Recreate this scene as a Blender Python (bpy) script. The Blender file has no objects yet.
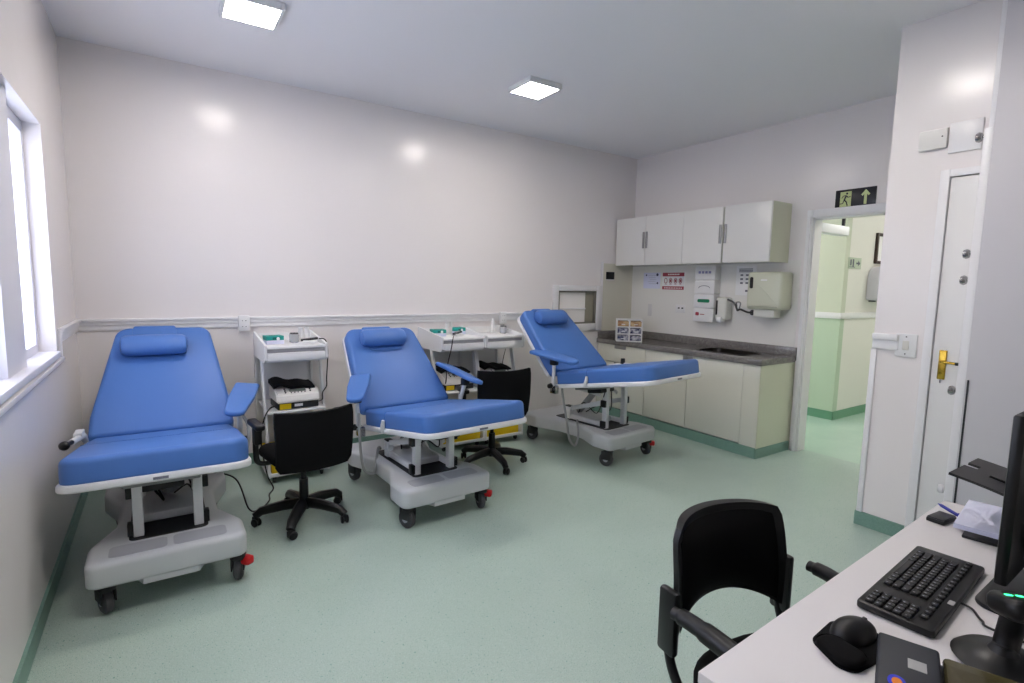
import bpy, bmesh, math, random
from mathutils import Vector, Matrix, Euler
random.seed(7)
C = bpy.context.scene.collection
SC = bpy.context.scene
PI = math.pi

# ------------------------------------------------------------------ camera
yaw, pitch, roll, foc = 0.5906, 0.1065, 0.0193, 526.44
fw = Vector((math.sin(yaw)*math.cos(pitch), math.cos(yaw)*math.cos(pitch), -math.sin(pitch)))
r0 = Vector((math.cos(yaw), -math.sin(yaw), 0)); u0 = r0.cross(fw)
cr, sr = math.cos(roll), math.sin(roll)
rr = cr*r0 + sr*u0; uu = -sr*r0 + cr*u0
cam = bpy.data.cameras.new('camera'); camo = bpy.data.objects.new('camera', cam); C.objects.link(camo)
cam.sensor_width = 36.0; cam.lens = foc/1024*36; cam.clip_start = 0.02
mw = Matrix(((rr.x, uu.x, -fw.x, 0.4891), (rr.y, uu.y, -fw.y, -4.7227), (rr.z, uu.z, -fw.z, 1.5168), (0, 0, 0, 1)))
camo.matrix_world = mw
SC.camera = camo
# ------------------------------------------------------------------ world, daylight portals, exposure
w = bpy.data.worlds.new('sky'); SC.world = w; w.use_nodes = True
bg = w.node_tree.nodes['Background']; bg.inputs[0].default_value = (0.85, 0.89, 1.0, 1); bg.inputs[1].default_value = 3.2
SC.view_settings.view_transform = 'Standard'; SC.view_settings.look = 'None'
SC.view_settings.exposure = 0.85; SC.view_settings.gamma = 1.0; SC.view_settings.use_curve_mapping = False
LAMP = 39.0          # ceiling panels
HALL = 6.5          # corridor panels
for (ya, yb) in ((-1.46, -0.92), (-2.50, -1.86), (-3.54, -2.90)):
    l = bpy.data.lights.new('daylight_portal', 'AREA'); l.shape = 'RECTANGLE'; l.size = yb-ya; l.size_y = 1.2
    l.cycles.is_portal = True
    lo = bpy.data.objects.new('daylight_portal', l); C.objects.link(lo)
    lo.location = (-0.16, (ya+yb)/2, 1.72); lo.rotation_euler = (PI/2, 0, -PI/2)

# ------------------------------------------------------------------ materials
def mat(name, col, rough=.5, metal=0., spec=.5, coat=0., emit=None, es=0., bump=None, trans=0., ior=1.45, noise=None, var=None, speck=None):
    m = bpy.data.materials.new(name); m.use_nodes = True; nt = m.node_tree; b = nt.nodes['Principled BSDF']
    def lin(c): return tuple(((x/12.92) if x <= .04045 else ((x+.055)/1.055)**2.4) for x in c)
    c = lin(col)
    b.inputs['Base Color'].default_value = (*c, 1); b.inputs['Roughness'].default_value = rough
    b.inputs['Metallic'].default_value = metal; b.inputs['Specular IOR Level'].default_value = spec
    b.inputs['Coat Weight'].default_value = coat; b.inputs['Coat Roughness'].default_value = .08
    b.inputs['Transmission Weight'].default_value = trans; b.inputs['IOR'].default_value = ior
    if emit:
        b.inputs['Emission Color'].default_value = (*emit, 1); b.inputs['Emission Strength'].default_value = es
    tc = nt.nodes.new('ShaderNodeTexCoord')
    if var:      # soft colour variation of the material itself: (scale, second colour)
        n = nt.nodes.new('ShaderNodeTexNoise'); n.inputs['Scale'].default_value = var[0]; n.inputs['Detail'].default_value = 6
        nt.links.new(tc.outputs['Object'], n.inputs['Vector'])
        r = nt.nodes.new('ShaderNodeValToRGB'); r.color_ramp.elements[0].position = .38; r.color_ramp.elements[1].position = .62
        r.color_ramp.elements[0].color = (*c, 1); r.color_ramp.elements[1].color = (*lin(var[1]), 1)
        nt.links.new(n.outputs['Fac'], r.inputs[0]); last = r.outputs[0]
        if speck:
            for (sc, thr, sc_col) in speck:
                v = nt.nodes.new('ShaderNodeTexNoise'); v.inputs['Scale'].default_value = sc; v.inputs['Detail'].default_value = 1
                nt.links.new(tc.outputs['Object'], v.inputs['Vector'])
                rp = nt.nodes.new('ShaderNodeValToRGB'); rp.color_ramp.elements[0].position = thr; rp.color_ramp.elements[1].position = thr+.04
                nt.links.new(v.outputs['Fac'], rp.inputs[0])
                mx = nt.nodes.new('ShaderNodeMix'); mx.data_type = 'RGBA'
                nt.links.new(rp.outputs[0], mx.inputs[0]); nt.links.new(last, mx.inputs[6]); mx.inputs[7].default_value = (*lin(sc_col), 1)
                last = mx.outputs[2]
        nt.links.new(last, b.inputs['Base Color'])
    if bump:
        n = nt.nodes.new('ShaderNodeTexNoise'); n.inputs['Scale'].default_value = bump[0]; n.inputs['Detail'].default_value = 3
        nt.links.new(tc.outputs['Object'], n.inputs['Vector'])
        bp = nt.nodes.new('ShaderNodeBump'); bp.inputs['Strength'].default_value = bump[1]; bp.inputs['Distance'].default_value = bump[2]
        nt.links.new(n.outputs['Fac'], bp.inputs['Height']); nt.links.new(bp.outputs[0], b.inputs['Normal'])
    return m
def glow(name, col, s):
    m = bpy.data.materials.new(name); m.use_nodes = True; nt = m.node_tree; nt.nodes.clear()
    e = nt.nodes.new('ShaderNodeEmission'); o = nt.nodes.new('ShaderNodeOutputMaterial')
    e.inputs[0].default_value = (*col, 1); e.inputs[1].default_value = s; nt.links.new(e.outputs[0], o.inputs[0]); return m
WALL = mat('wall_panel', (.925, .905, .90), .22, spec=.45, bump=(1.3, .15, .02))
CEIL = mat('ceiling_panel', (.955, .95, .96), .45, spec=.3)
FLOOR = mat('mint_vinyl', (.685, .755, .715), .25, spec=.45, var=(2.5, (.70, .77, .73)), speck=((260, .62, (.50, .64, .58)), (190, .63, (.74, .83, .79)), (90, .70, (.46, .61, .55))), bump=(60, .04, .002))
SKIRT = mat('green_skirting', (.44, .58, .53), .4, var=(120, (.48, .61, .56)))
HWALL = mat('corridor_wall', (.925, .915, .885), .4)
HGREEN = mat('corridor_green', (.80, .82, .74), .4)
HSKIRT = mat('corridor_skirting', (.42, .62, .50), .4)
TRIM = mat('white_trim', (.92, .915, .92), .3)
FRAMEW = mat('window_frame_white', (.90, .895, .93), .35)
PLAST = mat('white_plastic', (.90, .90, .90), .35)
PANELG = mat('lilac_grey_panel', (.80, .79, .805), .45)
LAM = mat('cream_laminate', (.86, .86, .81), .25, coat=.2)
LAMU = mat('white_laminate', (.89, .885, .87), .28)
LAMS = mat('cream_gloss_side', (.83, .84, .75), .12, coat=.3)
SPLASH = mat('splash_panel', (.84, .83, .77), .3)
CART = mat('white_cart_laminate', (.91, .91, .91), .4)
GRAN = mat('grey_granite', (.46, .445, .435), .14, spec=.6, var=(35, (.52, .505, .49)), speck=((150, .60, (.28, .27, .27)), (110, .64, (.60, .59, .58))))
STEEL = mat('brushed_steel', (.70, .70, .70), .25, metal=1)
DSTEEL = mat('dark_steel', (.32, .31, .30), .3, metal=.8)
HANDLE = mat('satin_aluminium', (.62, .62, .62), .35, metal=.9)
BLUE = mat('blue_vinyl', (.28, .445, .71), .42, spec=.4, var=(1.7, (.295, .46, .725)), bump=(9, .10, .01))
BLUEP = mat('blue_pillow_vinyl', (.30, .465, .735), .40, bump=(14, .15, .008))
WMET = mat('white_painted_metal', (.86, .865, .87), .32)
SHELL = mat('light_grey_abs', (.77, .78, .79), .30, coat=.2)
GTRAY = mat('grey_inlay', (.66, .665, .69), .45)
BLK = mat('black_plastic', (.055, .055, .06), .38)
BLKS = mat('black_fabric', (.05, .05, .055), .85, spec=.2, bump=(400, .3, .001))
BLKG = mat('gloss_black', (.03, .03, .035), .12)
DGREY = mat('dark_grey_plastic', (.14, .145, .16), .42)
DARKB = mat('dark_mechanism', (.10, .10, .11), .5)
RUB = mat('grey_rubber', (.27, .27, .28), .6)
CASTG = mat('caster_grey', (.16, .16, .165), .5)
RED = mat('red_brake', (.78, .08, .10), .35)
HOSE = mat('grey_hose', (.62, .63, .63), .5)
YEL = mat('yellow_bin', (.93, .80, .06), .4)
TEAL = mat('teal_card', (.10, .60, .56), .5)
TEALD = mat('dark_teal', (.05, .40, .38), .5)
PAPER = mat('paper', (.93, .93, .93), .7)
PAPERB = mat('bluish_paper', (.86, .87, .95), .7)
INK = mat('ink_grey', (.42, .43, .47), .7)
REDINK = mat('red_ink', (.64, .26, .31), .6)
GRNINK = mat('green_ink', (.10, .50, .36), .6)
BRASS = mat('brass', (.78, .64, .26), .25, metal=1)
OLIVE = mat('olive_white_plastic', (.80, .81, .73), .30, coat=.15)
DESK = mat('desk_laminate', (.87, .855, .855), .4, spec=.4)
GAPSHADE = mat('gap_shade_grey', (.62, .62, .63), .4)
AMBER = mat('smoky_amber_cover', (.42, .39, .26), .12, trans=.55, ior=1.2)
GLASS = mat('counter_glass', (.9, .93, .92), .05, trans=1, ior=1.05)
CLEAR = mat('clear_plastic', (.93, .94, .95), .1, trans=.7, ior=1.2)
SIGNK = mat('sign_black', (.045, .06, .085), .3)
SIGNG = mat('sign_luminous_green', (.80, .84, .60), .5)
BEIGE = mat('beige_gauze', (.80, .68, .50), .7)
NAVY = mat('navy_ink', (.20, .22, .38), .6)
FRAMED = mat('dark_wood_frame', (.22, .16, .14), .4)
ORANGE = mat('orange_sticker', (.95, .55, .12), .4)
BLUEST = mat('blue_sticker', (.15, .20, .80), .4)
SILVER = mat('silver_sticker', (.72, .72, .72), .35, metal=.3)
LEDG = glow('green_led', (.05, 1, .30), 2.2)
PANEL = glow('lamp_diffuser', (1.0, .925, .875), LAMP)
HPANEL = glow('corridor_lamp_diffuser', (1.0, .985, .93), HALL)
# frosted pane: lets the daylight through, softened
FROST = bpy.data.materials.new('frosted_glass'); FROST.use_nodes = True
nt = FROST.node_tree; nt.nodes.clear()
_o = nt.nodes.new('ShaderNodeOutputMaterial'); _t = nt.nodes.new('ShaderNodeBsdfTransparent'); _l = nt.nodes.new('ShaderNodeBsdfTranslucent'); _g = nt.nodes.new('ShaderNodeBsdfGlossy')
_m = nt.nodes.new('ShaderNodeMixShader'); _m2 = nt.nodes.new('ShaderNodeMixShader')
_t.inputs[0].default_value = (.92, .94, 1, 1); _l.inputs[0].default_value = (.92, .94, 1, 1); _g.inputs['Roughness'].default_value = .2
_m.inputs[0].default_value = .45; _m2.inputs[0].default_value = .06
nt.links.new(_t.outputs[0], _m.inputs[1]); nt.links.new(_l.outputs[0], _m.inputs[2]); nt.links.new(_m.outputs[0], _m2.inputs[1]); nt.links.new(_g.outputs[0], _m2.inputs[2]); nt.links.new(_m2.outputs[0], _o.inputs[0])

# ------------------------------------------------------------------ mesh helpers
def T(x, y, z): return Matrix.Translation((x, y, z))
def RX(a): return Matrix.Rotation(a, 4, 'X')
def RY(a): return Matrix.Rotation(a, 4, 'Y')
def RZ(a): return Matrix.Rotation(a, 4, 'Z')
class G:
    def __init__(s): s.bm = bmesh.new()
    def box(s, a, b, bev=0., seg=2, M=None):
        """axis-aligned box from corner a to corner b"""
        a, b = Vector(a), Vector(b); c = (a+b)/2; d = b-a
        t = bmesh.new(); bmesh.ops.create_cube(t, size=1)
        for v in t.verts: v.co = Vector((v.co.x*d.x, v.co.y*d.y, v.co.z*d.z))+c
        if bev > 0: bmesh.ops.bevel(t, geom=t.edges[:], offset=min(bev, .49*min(abs(d.x), abs(d.y), abs(d.z))), segments=seg, affect='EDGES', profile=.5)
        return s._add(t, M)
    def _add(s, t, M=None):
        if M is not None: bmesh.ops.transform(t, matrix=M, verts=t.verts[:])
        me = bpy.data.meshes.new('t'); t.to_mesh(me); t.free(); s.bm.from_mesh(me); bpy.data.meshes.remove(me); return s
    def cyl(s, p, q, r, r2=None, n=20, M=None):
        p, q = Vector(p), Vector(q); d = q-p
        t = bmesh.new(); bmesh.ops.create_cone(t, cap_ends=True, segments=n, radius1=r, radius2=r if r2 is None else r2, depth=d.length)
        bmesh.ops.transform(t, matrix=Matrix.Translation((p+q)/2) @ d.to_track_quat('Z', 'Y').to_matrix().to_4x4(), verts=t.verts[:])
        return s._add(t, M)
    def tube(s, pts, r, n=10, M=None, closed=False, flat=1.):
        pts = [Vector(p) for p in pts]; t = bmesh.new(); rings = []; N = len(pts); up = None
        for i, p in enumerate(pts):
            a = pts[(i-1) % N] if (i or closed) else p; b = pts[(i+1) % N] if (i < N-1 or closed) else p
            d = (b-a).normalized()
            if up is None: up = d.orthogonal().normalized()
            up = (up - d*up.dot(d)); up = up.normalized() if up.length > 1e-6 else d.orthogonal().normalized()
            sd = d.cross(up)
            rad = r[i] if isinstance(r, (list, tuple)) else r
            rings.append([t.verts.new(p + (up*math.cos(2*PI*k/n) + sd*math.sin(2*PI*k/n)*flat)*rad) for k in range(n)])
        for i in range(N if closed else N-1):
            A, B = rings[i], rings[(i+1) % N]
            for k in range(n): t.faces.new((A[k], A[(k+1) % n], B[(k+1) % n], B[k]))
        if not closed: t.faces.new(rings[0][::-1]); t.faces.new(rings[-1])
        bmesh.ops.recalc_face_normals(t, faces=t.faces[:])
        return s._add(t, M)
    def lathe(s, prof, n=24, M=None, c=(0, 0, 0)):
        t = bmesh.new(); rings = []
        for (r, z) in prof:
            rings.append([t.verts.new((c[0]+max(r, 1e-4)*math.cos(2*PI*k/n), c[1]+max(r, 1e-4)*math.sin(2*PI*k/n), c[2]+z)) for k in range(n)])
        for A, B in zip(rings, rings[1:]):
            for k in range(n): t.faces.new((A[k], A[(k+1) % n], B[(k+1) % n], B[k]))
        t.faces.new(rings[0][::-1]); t.faces.new(rings[-1]); bmesh.ops.recalc_face_normals(t, faces=t.faces[:])
        return s._add(t, M)
    def slab(s, out, z0, z1, r=.0, n=3, M=None, rb=None):
        """prism of outline 'out' (ccw xy points) with rounded top edge r and bottom edge rb"""
        rb = r if rb is None else rb; N = len(out); t = bmesh.new()
        P = [Vector((p[0], p[1])) for p in out]
        nor = []
        for i in range(N):
            a, b, c = P[i-1], P[i], P[(i+1) % N]
            e1 = (b-a).normalized(); e2 = (c-b).normalized(); n1 = Vector((e1.y, -e1.x)); n2 = Vector((e2.y, -e2.x))
            m = n1+n2; m = m.normalized() if m.length > 1e-6 else n1; k = 1/max(.5, m.dot(n1)); nor.append(m*k)
        lv = []
        if rb > 0:
            for k in range(n+1):
                a = PI/2*k/n; lv.append((rb*(1-math.sin(a)), z0+rb*(1-math.cos(a))))
        else: lv.append((0, z0))
        if r > 0:
            for k in range(n+1):
                a = PI/2*k/n; lv.append((r*(1-math.cos(a)), z1-r*(1-math.sin(a))))
        else: lv.append((0, z1))
        rings = [[t.verts.new((P[i].x-nor[i].x*o, P[i].y-nor[i].y*o, z)) for i in range(N)] for (o, z) in lv]
        for A, B in zip(rings, rings[1:]):
            for i in range(N): t.faces.new((A[i], A[(i+1) % N], B[(i+1) % N], B[i]))
        t.faces.new(rings[0][::-1]); t.faces.new(rings[-1])
        bmesh.ops.recalc_face_normals(t, faces=t.faces[:])
        return s._add(t, M)
    def poly(s, pts, M=None):
        t = bmesh.new(); t.faces.new([t.verts.new(p) for p in pts]); return s._add(t, M)
    def ball(s, c, r, sc=(1, 1, 1), M=None, n=16):
        t = bmesh.new(); bmesh.ops.create_uvsphere(t, u_segments=n, v_segments=n//2+2, radius=r)
        for v in t.verts: v.co = Vector((v.co.x*sc[0], v.co.y*sc[1], v.co.z*sc[2]))+Vector(c)
        return s._add(t, M)
    def obj(s, name, m, parent=None, ang=38, M=None):
        bm = s.bm
        if M is not None: bmesh.ops.transform(bm, matrix=M, verts=bm.verts[:])
        bm.normal_update()
        for f in bm.faces: f.smooth = True
        for e in bm.edges:
            if len(e.link_faces) == 2: e.smooth = e.calc_face_angle(0) < math.radians(ang)
            else: e.smooth = False
        me = bpy.data.meshes.new(name); bm.to_mesh(me); bm.free()
        me.materials.append(m); o = bpy.data.objects.new(name, me); C.objects.link(o)
        if parent is not None: o.parent = parent
        return o
def rpoly(cs, seg=6):
    """rounded polygon: corners (x, y, r), ccw"""
    out = []; N = len(cs)
    for i in range(N):
        a, b, c = [Vector((cs[j % N][0], cs[j % N][1])) for j in (i-1, i, i+1)]; r = cs[i][2]
        if r <= 0: out.append((b.x, b.y)); continue
        u = (a-b).normalized(); v = (c-b).normalized(); h = u.angle(v)/2; d = r/math.tan(h)
        cen = b+(u+v).normalized()*(r/math.sin(h)); s0 = b+u*d-cen; s1 = b+v*d-cen
        a0 = math.atan2(s0.y, s0.x); a1 = math.atan2(s1.y, s1.x); da = (a1-a0+PI) % (2*PI)-PI
        for k in range(seg+1): out.append((cen.x+r*math.cos(a0+da*k/seg), cen.y+r*math.sin(a0+da*k/seg)))
    return out
def rrect(x0, y0, x1, y1, r, seg=6): return rpoly([(x0, y0, r), (x1, y0, r), (x1, y1, r), (x0, y1, r)], seg)
def spline(pts, n=8):
    P = [Vector(p) for p in pts]; P = [P[0]*2-P[1]]+P+[P[-1]*2-P[-2]]; out = []
    for i in range(1, len(P)-2):
        for k in range(n):
            t = k/n; a, b, c, d = P[i-1:i+3]
            out.append(.5*((2*b)+(c-a)*t+(2*a-5*b+4*c-d)*t*t+(3*b-a-3*c+d)*t**3))
    out.append(P[-2]); return out
def tag(o, label, cat, group=None, kind=None):
    o['label'] = label; o['category'] = cat
    if group: o['group'] = group
    if kind: o['kind'] = kind
    return o
def thing(name, label, cat, loc=(0, 0, 0), rz=0., group=None):
    o = bpy.data.objects.new(name, None); C.objects.link(o); o.location = loc; o.rotation_euler = (0, 0, rz)
    o.empty_display_size = .05
    return tag(o, label, cat, group)
def st(o, label=None):
    o['kind'] = 'structure'
    if label: o['label'] = label
    return o

# ================================================================== THE ROOM
W, H, W2, YN, YF = 5.463, 3.091, 4.249, -3.235, -6.2
st(G().box((-.12, YF, -.1), (W+.12, .12, 0)).obj('floor', FLOOR))
st(G().box((-.12, YF-.1, H), (W+.12, .12, H+.1)).obj('ceiling', CEIL))
# back wall with the pass-through hatch
g = G()
g.box((-.12, 0, 0), (4.26, .12, H)); g.box((4.87, 0, 0), (W+.12, .12, H)); g.box((4.26, 0, 0), (4.87, .12, 1.065)); g.box((4.26, 0, 1.48), (4.87, .12, H))
st(g.obj('wall_back', WALL))
# left wall with the window band
WY0, WY1, WZ0, WZ1 = -3.60, -0.88, 1.098, 2.325
g = G(); g.box((-.22, YF, 0), (0, 0, WZ0)); g.box((-.22, YF, WZ1), (0, 0, H)); g.box((-.22, WY1, WZ0), (0, 0, WZ1)); g.box((-.22, YF, WZ0), (0, WY0, WZ1))
st(g.obj('wall_left', WALL))
# right wall (door side) with opening
DY0, DY1, DZ = -3.12, -2.187, 2.175
g = G(); g.box((W, DY1, 0), (W+.12, 0, H)); g.box((W, DY0, DZ), (W+.12, DY1, H)); g.box((W, -3.6, 0), (W+.12, DY0, H))
st(g.obj('wall_right', WALL))
# nearer wall block with the narrow white door
g = G(); g.box((W2, -3.50, 0), (W, YN, H)); g.box((W2, -6.2, 0), (W, -4.30, H)); g.box((W2, -4.30, 2.175), (W, -3.50, H)); g.box((W2+.10, -4.30, 0), (W, -3.50, 2.175))
st(g.obj('wall_near_right', WALL))
st(G().box((-.12, YF-.1, 0), (W+.12, YF, H)).obj('wall_front', WALL))
# chair rails
def rail(name, a, b, axis, side):
    g = G(); (x0, y0), (x1, y1) = a, b
    for (z0, z1, d) in ((1.140, 1.176, .012), (1.176, 1.205, .020), (1.205, 1.223, .030)):
        if axis == 'x': g.box((x0, y0-d, z0), (x1, y0, z1), .003)
        else: g.box((min(x0, x0+side*d), y0, z0), (max(x0, x0+side*d), y1, z1), .003)
    return st(g.obj(name, TRIM))
rail('trim_1', (.0, 0), (4.18, 0), 'x', 0)
rail('trim_2', (0, -.80), (0, 0), 'y', 1)
st(G().box((W2-.030, -3.375, 1.225), (W2, YN, 1.262), .006).box((W2-.016, -3.375, 1.165), (W2, YN, 1.225), .004).obj('trim_3', TRIM))
st(G().box((0, -3.7, 1.035), (.022, -.80, 1.060), .004).box((0, -.815, 1.035), (.016, -.80, 1.21), .003).obj('trim_4', TRIM))
# vertical edge strip at the near wall end
st(G().box((W2-.012, -3.262, .085), (W2, YN+.006, 1.165), .003).obj('trim_5', TRIM))
# skirtings
st(G().box((0, -.013, 0), (4.90, 0, .09)).obj('baseboard_back', SKIRT))
st(G().box((0, YF, 0), (.013, 0, .09)).obj('baseboard_left', SKIRT))
st(G().box((W2-.013, -3.50, 0), (W2, YN+.013, .09)).box((W2, YN, 0), (W, YN+.013, .09)).obj('baseboard_near_right', SKIRT))
# window band: sill, piers, panes
g = G(); g.box((-.20, WY0, WZ0-.03), (.018, WY1+.0, WZ0+.004), .006)
st(g.obj('trim_6', FRAMEW), 'white window sill shelf')
g = G()
for (a, b) in ((-1.86, -1.49), (-2.90, -2.53)): g.box((-.19, a, WZ0), (-.03, b, WZ1))
st(g.obj('wall_left_piers', FRAMEW))
wn = 0
for (a, b) in ((-1.49, WY1), (-2.53, -1.86), (WY0, -2.90)):
    wn += 1
    f = G(); z0, z1 = WZ0, WZ1
    f.box((-.125, a, z0), (-.075, a+.045, z1), .004); f.box((-.125, b-.045, z0), (-.075, b, z1), .004)
    f.box((-.125, a+.045, z0), (-.075, b-.045, z0+.05), .004); f.box((-.125, a+.045, z1-.06), (-.075, b-.045, z1), .004)
    fo = st(f.obj('window_%d' % wn, FRAMEW))
    G().box((-.105, a+.04, z0+.045), (-.099, b-.04, z1-.055)).obj('pane', FROST, fo)
# pass-through hatch in the back wall
f = G(); x0, x1, z0, z1 = 4.19, 4.93, .995, 1.53
f.box((x0, -.022, z0), (x0+.085, .0, z1), .008); f.box((x1-.075, -.022, z0), (x1, 0, z1), .008)
f.box((x0+.085, -.022, z0), (x1-.075, 0, z0+.085), .008); f.box((x0+.085, -.022, z1-.065), (x1-.075, 0, z1), .008)
fo = st(f.obj('window_4', TRIM))
f = G(); a0, a1, b0, b1 = 4.275, 4.855, 1.08, 1.465
f.box((a0, -.012, b0), (a0+.018, .03, b1), .004); f.box((a1-.018, -.012, b0), (a1, .03, b1), .004); f.box((a0, -.012, b0), (a1, .03, b0+.018), .004); f.box((a0, -.012, b1-.018), (a1, .03, b1), .004)
f.obj('inner_frame', mat('hatch_grey_frame', (.45, .44, .40), .4), fo)
G().box((4.29, .014, 1.095), (4.70, .020, 1.45)).obj('pane', mat('hatch_pane_painted_bright', (.97, .955, .94), .2), fo)  # opaque white painted in for the bright room behind the glass
G().box((4.70, .022, 1.095), (4.842, .028, 1.45)).obj('sliding_pane', mat('hatch_beige_pane', (.60, .585, .52), .3), fo)
G().box((4.29, -.004, 1.250), (4.70, .013, 1.265), .004).obj('ledge', TRIM, fo)
st(G().box((4.26, .05, 1.06), (4.87, .12, 1.49)).obj('trim_7', TRIM))
# corner strip and splash panel
st(G().box((4.925, -.014, .99), (4.955, 0, 1.82), .003).obj('trim_8', TRIM))
st(G().box((4.955, -.006, .97), (W, 0, 1.80)).obj('wall_back_splash', SPLASH))
st(G().box((W-.003, -2.10, .97), (W, -.006, 1.80)).obj('wall_right_splash', mat('splash_white', (.90, .895, .875), .3)))
# door casing of the corridor opening
g = G()
g.box((W-.022, DY1, 0), (W, -2.135, 2.245), .006); g.box((W-.022, DY0-.1, DZ), (W, DY1, 2.245), .006)
g.box((W-.034, DY1+.012, 0), (W-.01, DY1+.03, 2.19), .004)
g.box((W, DY1-.012, 0), (W+.13, DY1, DZ)); g.box((W, DY0, DZ-.012), (W+.13, DY1, DZ))
st(g.obj('trim_9', TRIM))

# ------------------------------------------------------------------ corridor beyond
CX, CY = 7.06, -1.76
st(G().box((W+.12, -3.9, -.1), (11.2, .8, 0)).obj('floor_corridor', mat('corridor_vinyl', (.69, .79, .73), .25, var=(3, (.71, .81, .745)), speck=((260, .63, (.58, .72, .64)),))))
st(G().box((W+.12, -3.9, 2.75), (11.2, .8, 2.85)).obj('ceiling_corridor', CEIL))
st(G().box((CX, CY, 1.2), (CX+.1, .8, 2.75)).obj('wall_corridor_left', HGREEN))
st(G().box((CX, CY, 0), (CX+.1, .8, 1.2)).obj('wall_corridor_left_lower', mat('corridor_green_lower', (.75, .82, .72), .4)))
st(G().box((CX+.1, CY, 0), (11.2, CY+.1, 2.75)).obj('wall_corridor_back', HWALL))
st(G().box((11.1, -3.9, 0), (11.2, CY, 2.75)).obj('wall_corridor_end', HWALL))
st(G().box((W+.12, -3.9, 0), (11.2, -3.8, 2.75)).obj('wall_corridor_front', HWALL))
st(G().box((W+.12, .7, 0), (CX, .8, 2.75)).obj('wall_corridor_far', HWALL))
st(G().box((CX-.013, CY-.013, 0), (CX, .7, .10)).obj('baseboard_corridor_left', HSKIRT))
st(G().box((CX-.013, CY-.013, 0), (11.1, CY, .10)).obj('baseboard_corridor_back', HSKIRT))
st(G().box((CX-.02, CY-.02, 1.20), (CX, .7, 1.27), .005).box((CX-.02, CY-.02, 1.20), (11.1, CY, 1.27), .005).obj('trim_10', TRIM))
t = thing('hanging_light_fixture', 'slim white fixture hanging above the corridor doorway, seen over the door head', 'light fixture', (5.9, -2.1, 2.16))
G().box((-.32, -.05, -.09), (.34, .05, 0), .01).obj('housing', WMET, t)
for x in (-.25, .31): G().box((x-.012, -.012, 0), (x+.012, .012, .59)).obj('hanger', DGREY, t)
for i, (x, y) in enumerate(((6.3, -2.75), (8.3, -2.75), (10.2, -2.75), (6.3, -.6))):
    t = thing('corridor_ceiling_lamp', 'square white lamp on the corridor ceiling beyond the doorway', 'ceiling light', (x, y, 2.75), 0, 'corridor ceiling lamps')
    G().box((-.30, -.30, -.03), (.30, .30, 0), .008).obj('frame', PLAST, t)
    G().box((-.28, -.28, -.036), (.28, .28, -.030)).obj('diffuser', HPANEL, t)
# dispenser, sign and picture on the corridor back wall
t = thing('jumbo_paper_dispenser', 'round white paper dispenser toned grey for shade on the corridor wall, half hidden by the near wall', 'dispenser', (7.83, CY, 1.585))
G().slab(rpoly([(-.19, -.17, .03), (.19, -.17, .03), (.19, .24, .14), (-.19, .24, .14)], 8), 0, .13, .025, 3, RX(PI/2)).obj('cover', mat('white_plastic_shade_toned', (.80, .79, .82), .35), t)  # white cover, its shade put into the colour as grey
G().box((-.17, -.10, -.185), (-.13, -.03, -.165), .004).obj('cutter', DGREY, t)
t = thing('wall_sign', 'small faded green evacuation plate on the bright corridor wall', 'sign', (7.29, CY, 1.85))
G().box((-.155, -.008, -.065), (.155, 0, .065), .002).obj('plate', mat('sign_pale_green', (.74, .78, .70), .4), t)
g = G()
for a, b in (((-.12, -.03), (-.09, .04)), ((-.06, -.045), (-.03, .045)), ((-.13, -.05), (.0, -.042)), ((.03, -.01), (.12, .01))): g.box((a[0], -.010, a[1]), (b[0], -.008, b[1]))
g.poly([(.07, -.0105, .035), (.12, -.0105, 0), (.07, -.0105, -.035)][::-1]); g.obj('pictogram', INK, t)
t = thing('framed_picture', 'dark framed picture on the corridor wall above the paper dispenser', 'picture', (7.98, CY, 2.05))
g = G(); 
for a, b in (((-.20, -.185), (-.165, .185)), ((.165, -.185), (.20, .185)), ((-.165, .15), (.165, .185)), ((-.165, -.185), (.165, -.15))): g.box((a[0], -.03, a[1]), (b[0], 0, b[1]), .003)
g.obj('frame', FRAMED, t); G().box((-.165, -.012, -.15), (.165, -.002, .15)).obj('print', PAPER, t)

# ------------------------------------------------------------------ ceiling lights
LP = [((1.005, -1.18), 'square LED ceiling panel above the leftmost recliner, cut by the top edge of the view'),
      ((3.035, -1.18), 'square LED ceiling panel above the middle of the room, fully in view'),
      ((3.035, -3.25), 'square LED ceiling panel over the desk side of the room'),
      ((1.005, -3.25), 'square LED ceiling panel over the window side near the desk')]
for (x, y), lab in LP:
    t = thing('ceiling_light', lab, 'ceiling light', (x, y, H), 0, 'square ceiling lights')
    g = G(); s = .155; k = .135; h = .042
    g.box((-s, -s, -h), (-k, s, 0), .004); g.box((k, -s, -h), (s, s, 0), .004); g.box((-k, -s, -h), (k, -k, 0), .004); g.box((-k, k, -h), (k, s, 0), .004)
    g.obj('frame', PLAST, t)
    G().box((-k, -k, -h+.002), (k, k, -.012)).obj('diffuser', PANEL, t)

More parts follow.
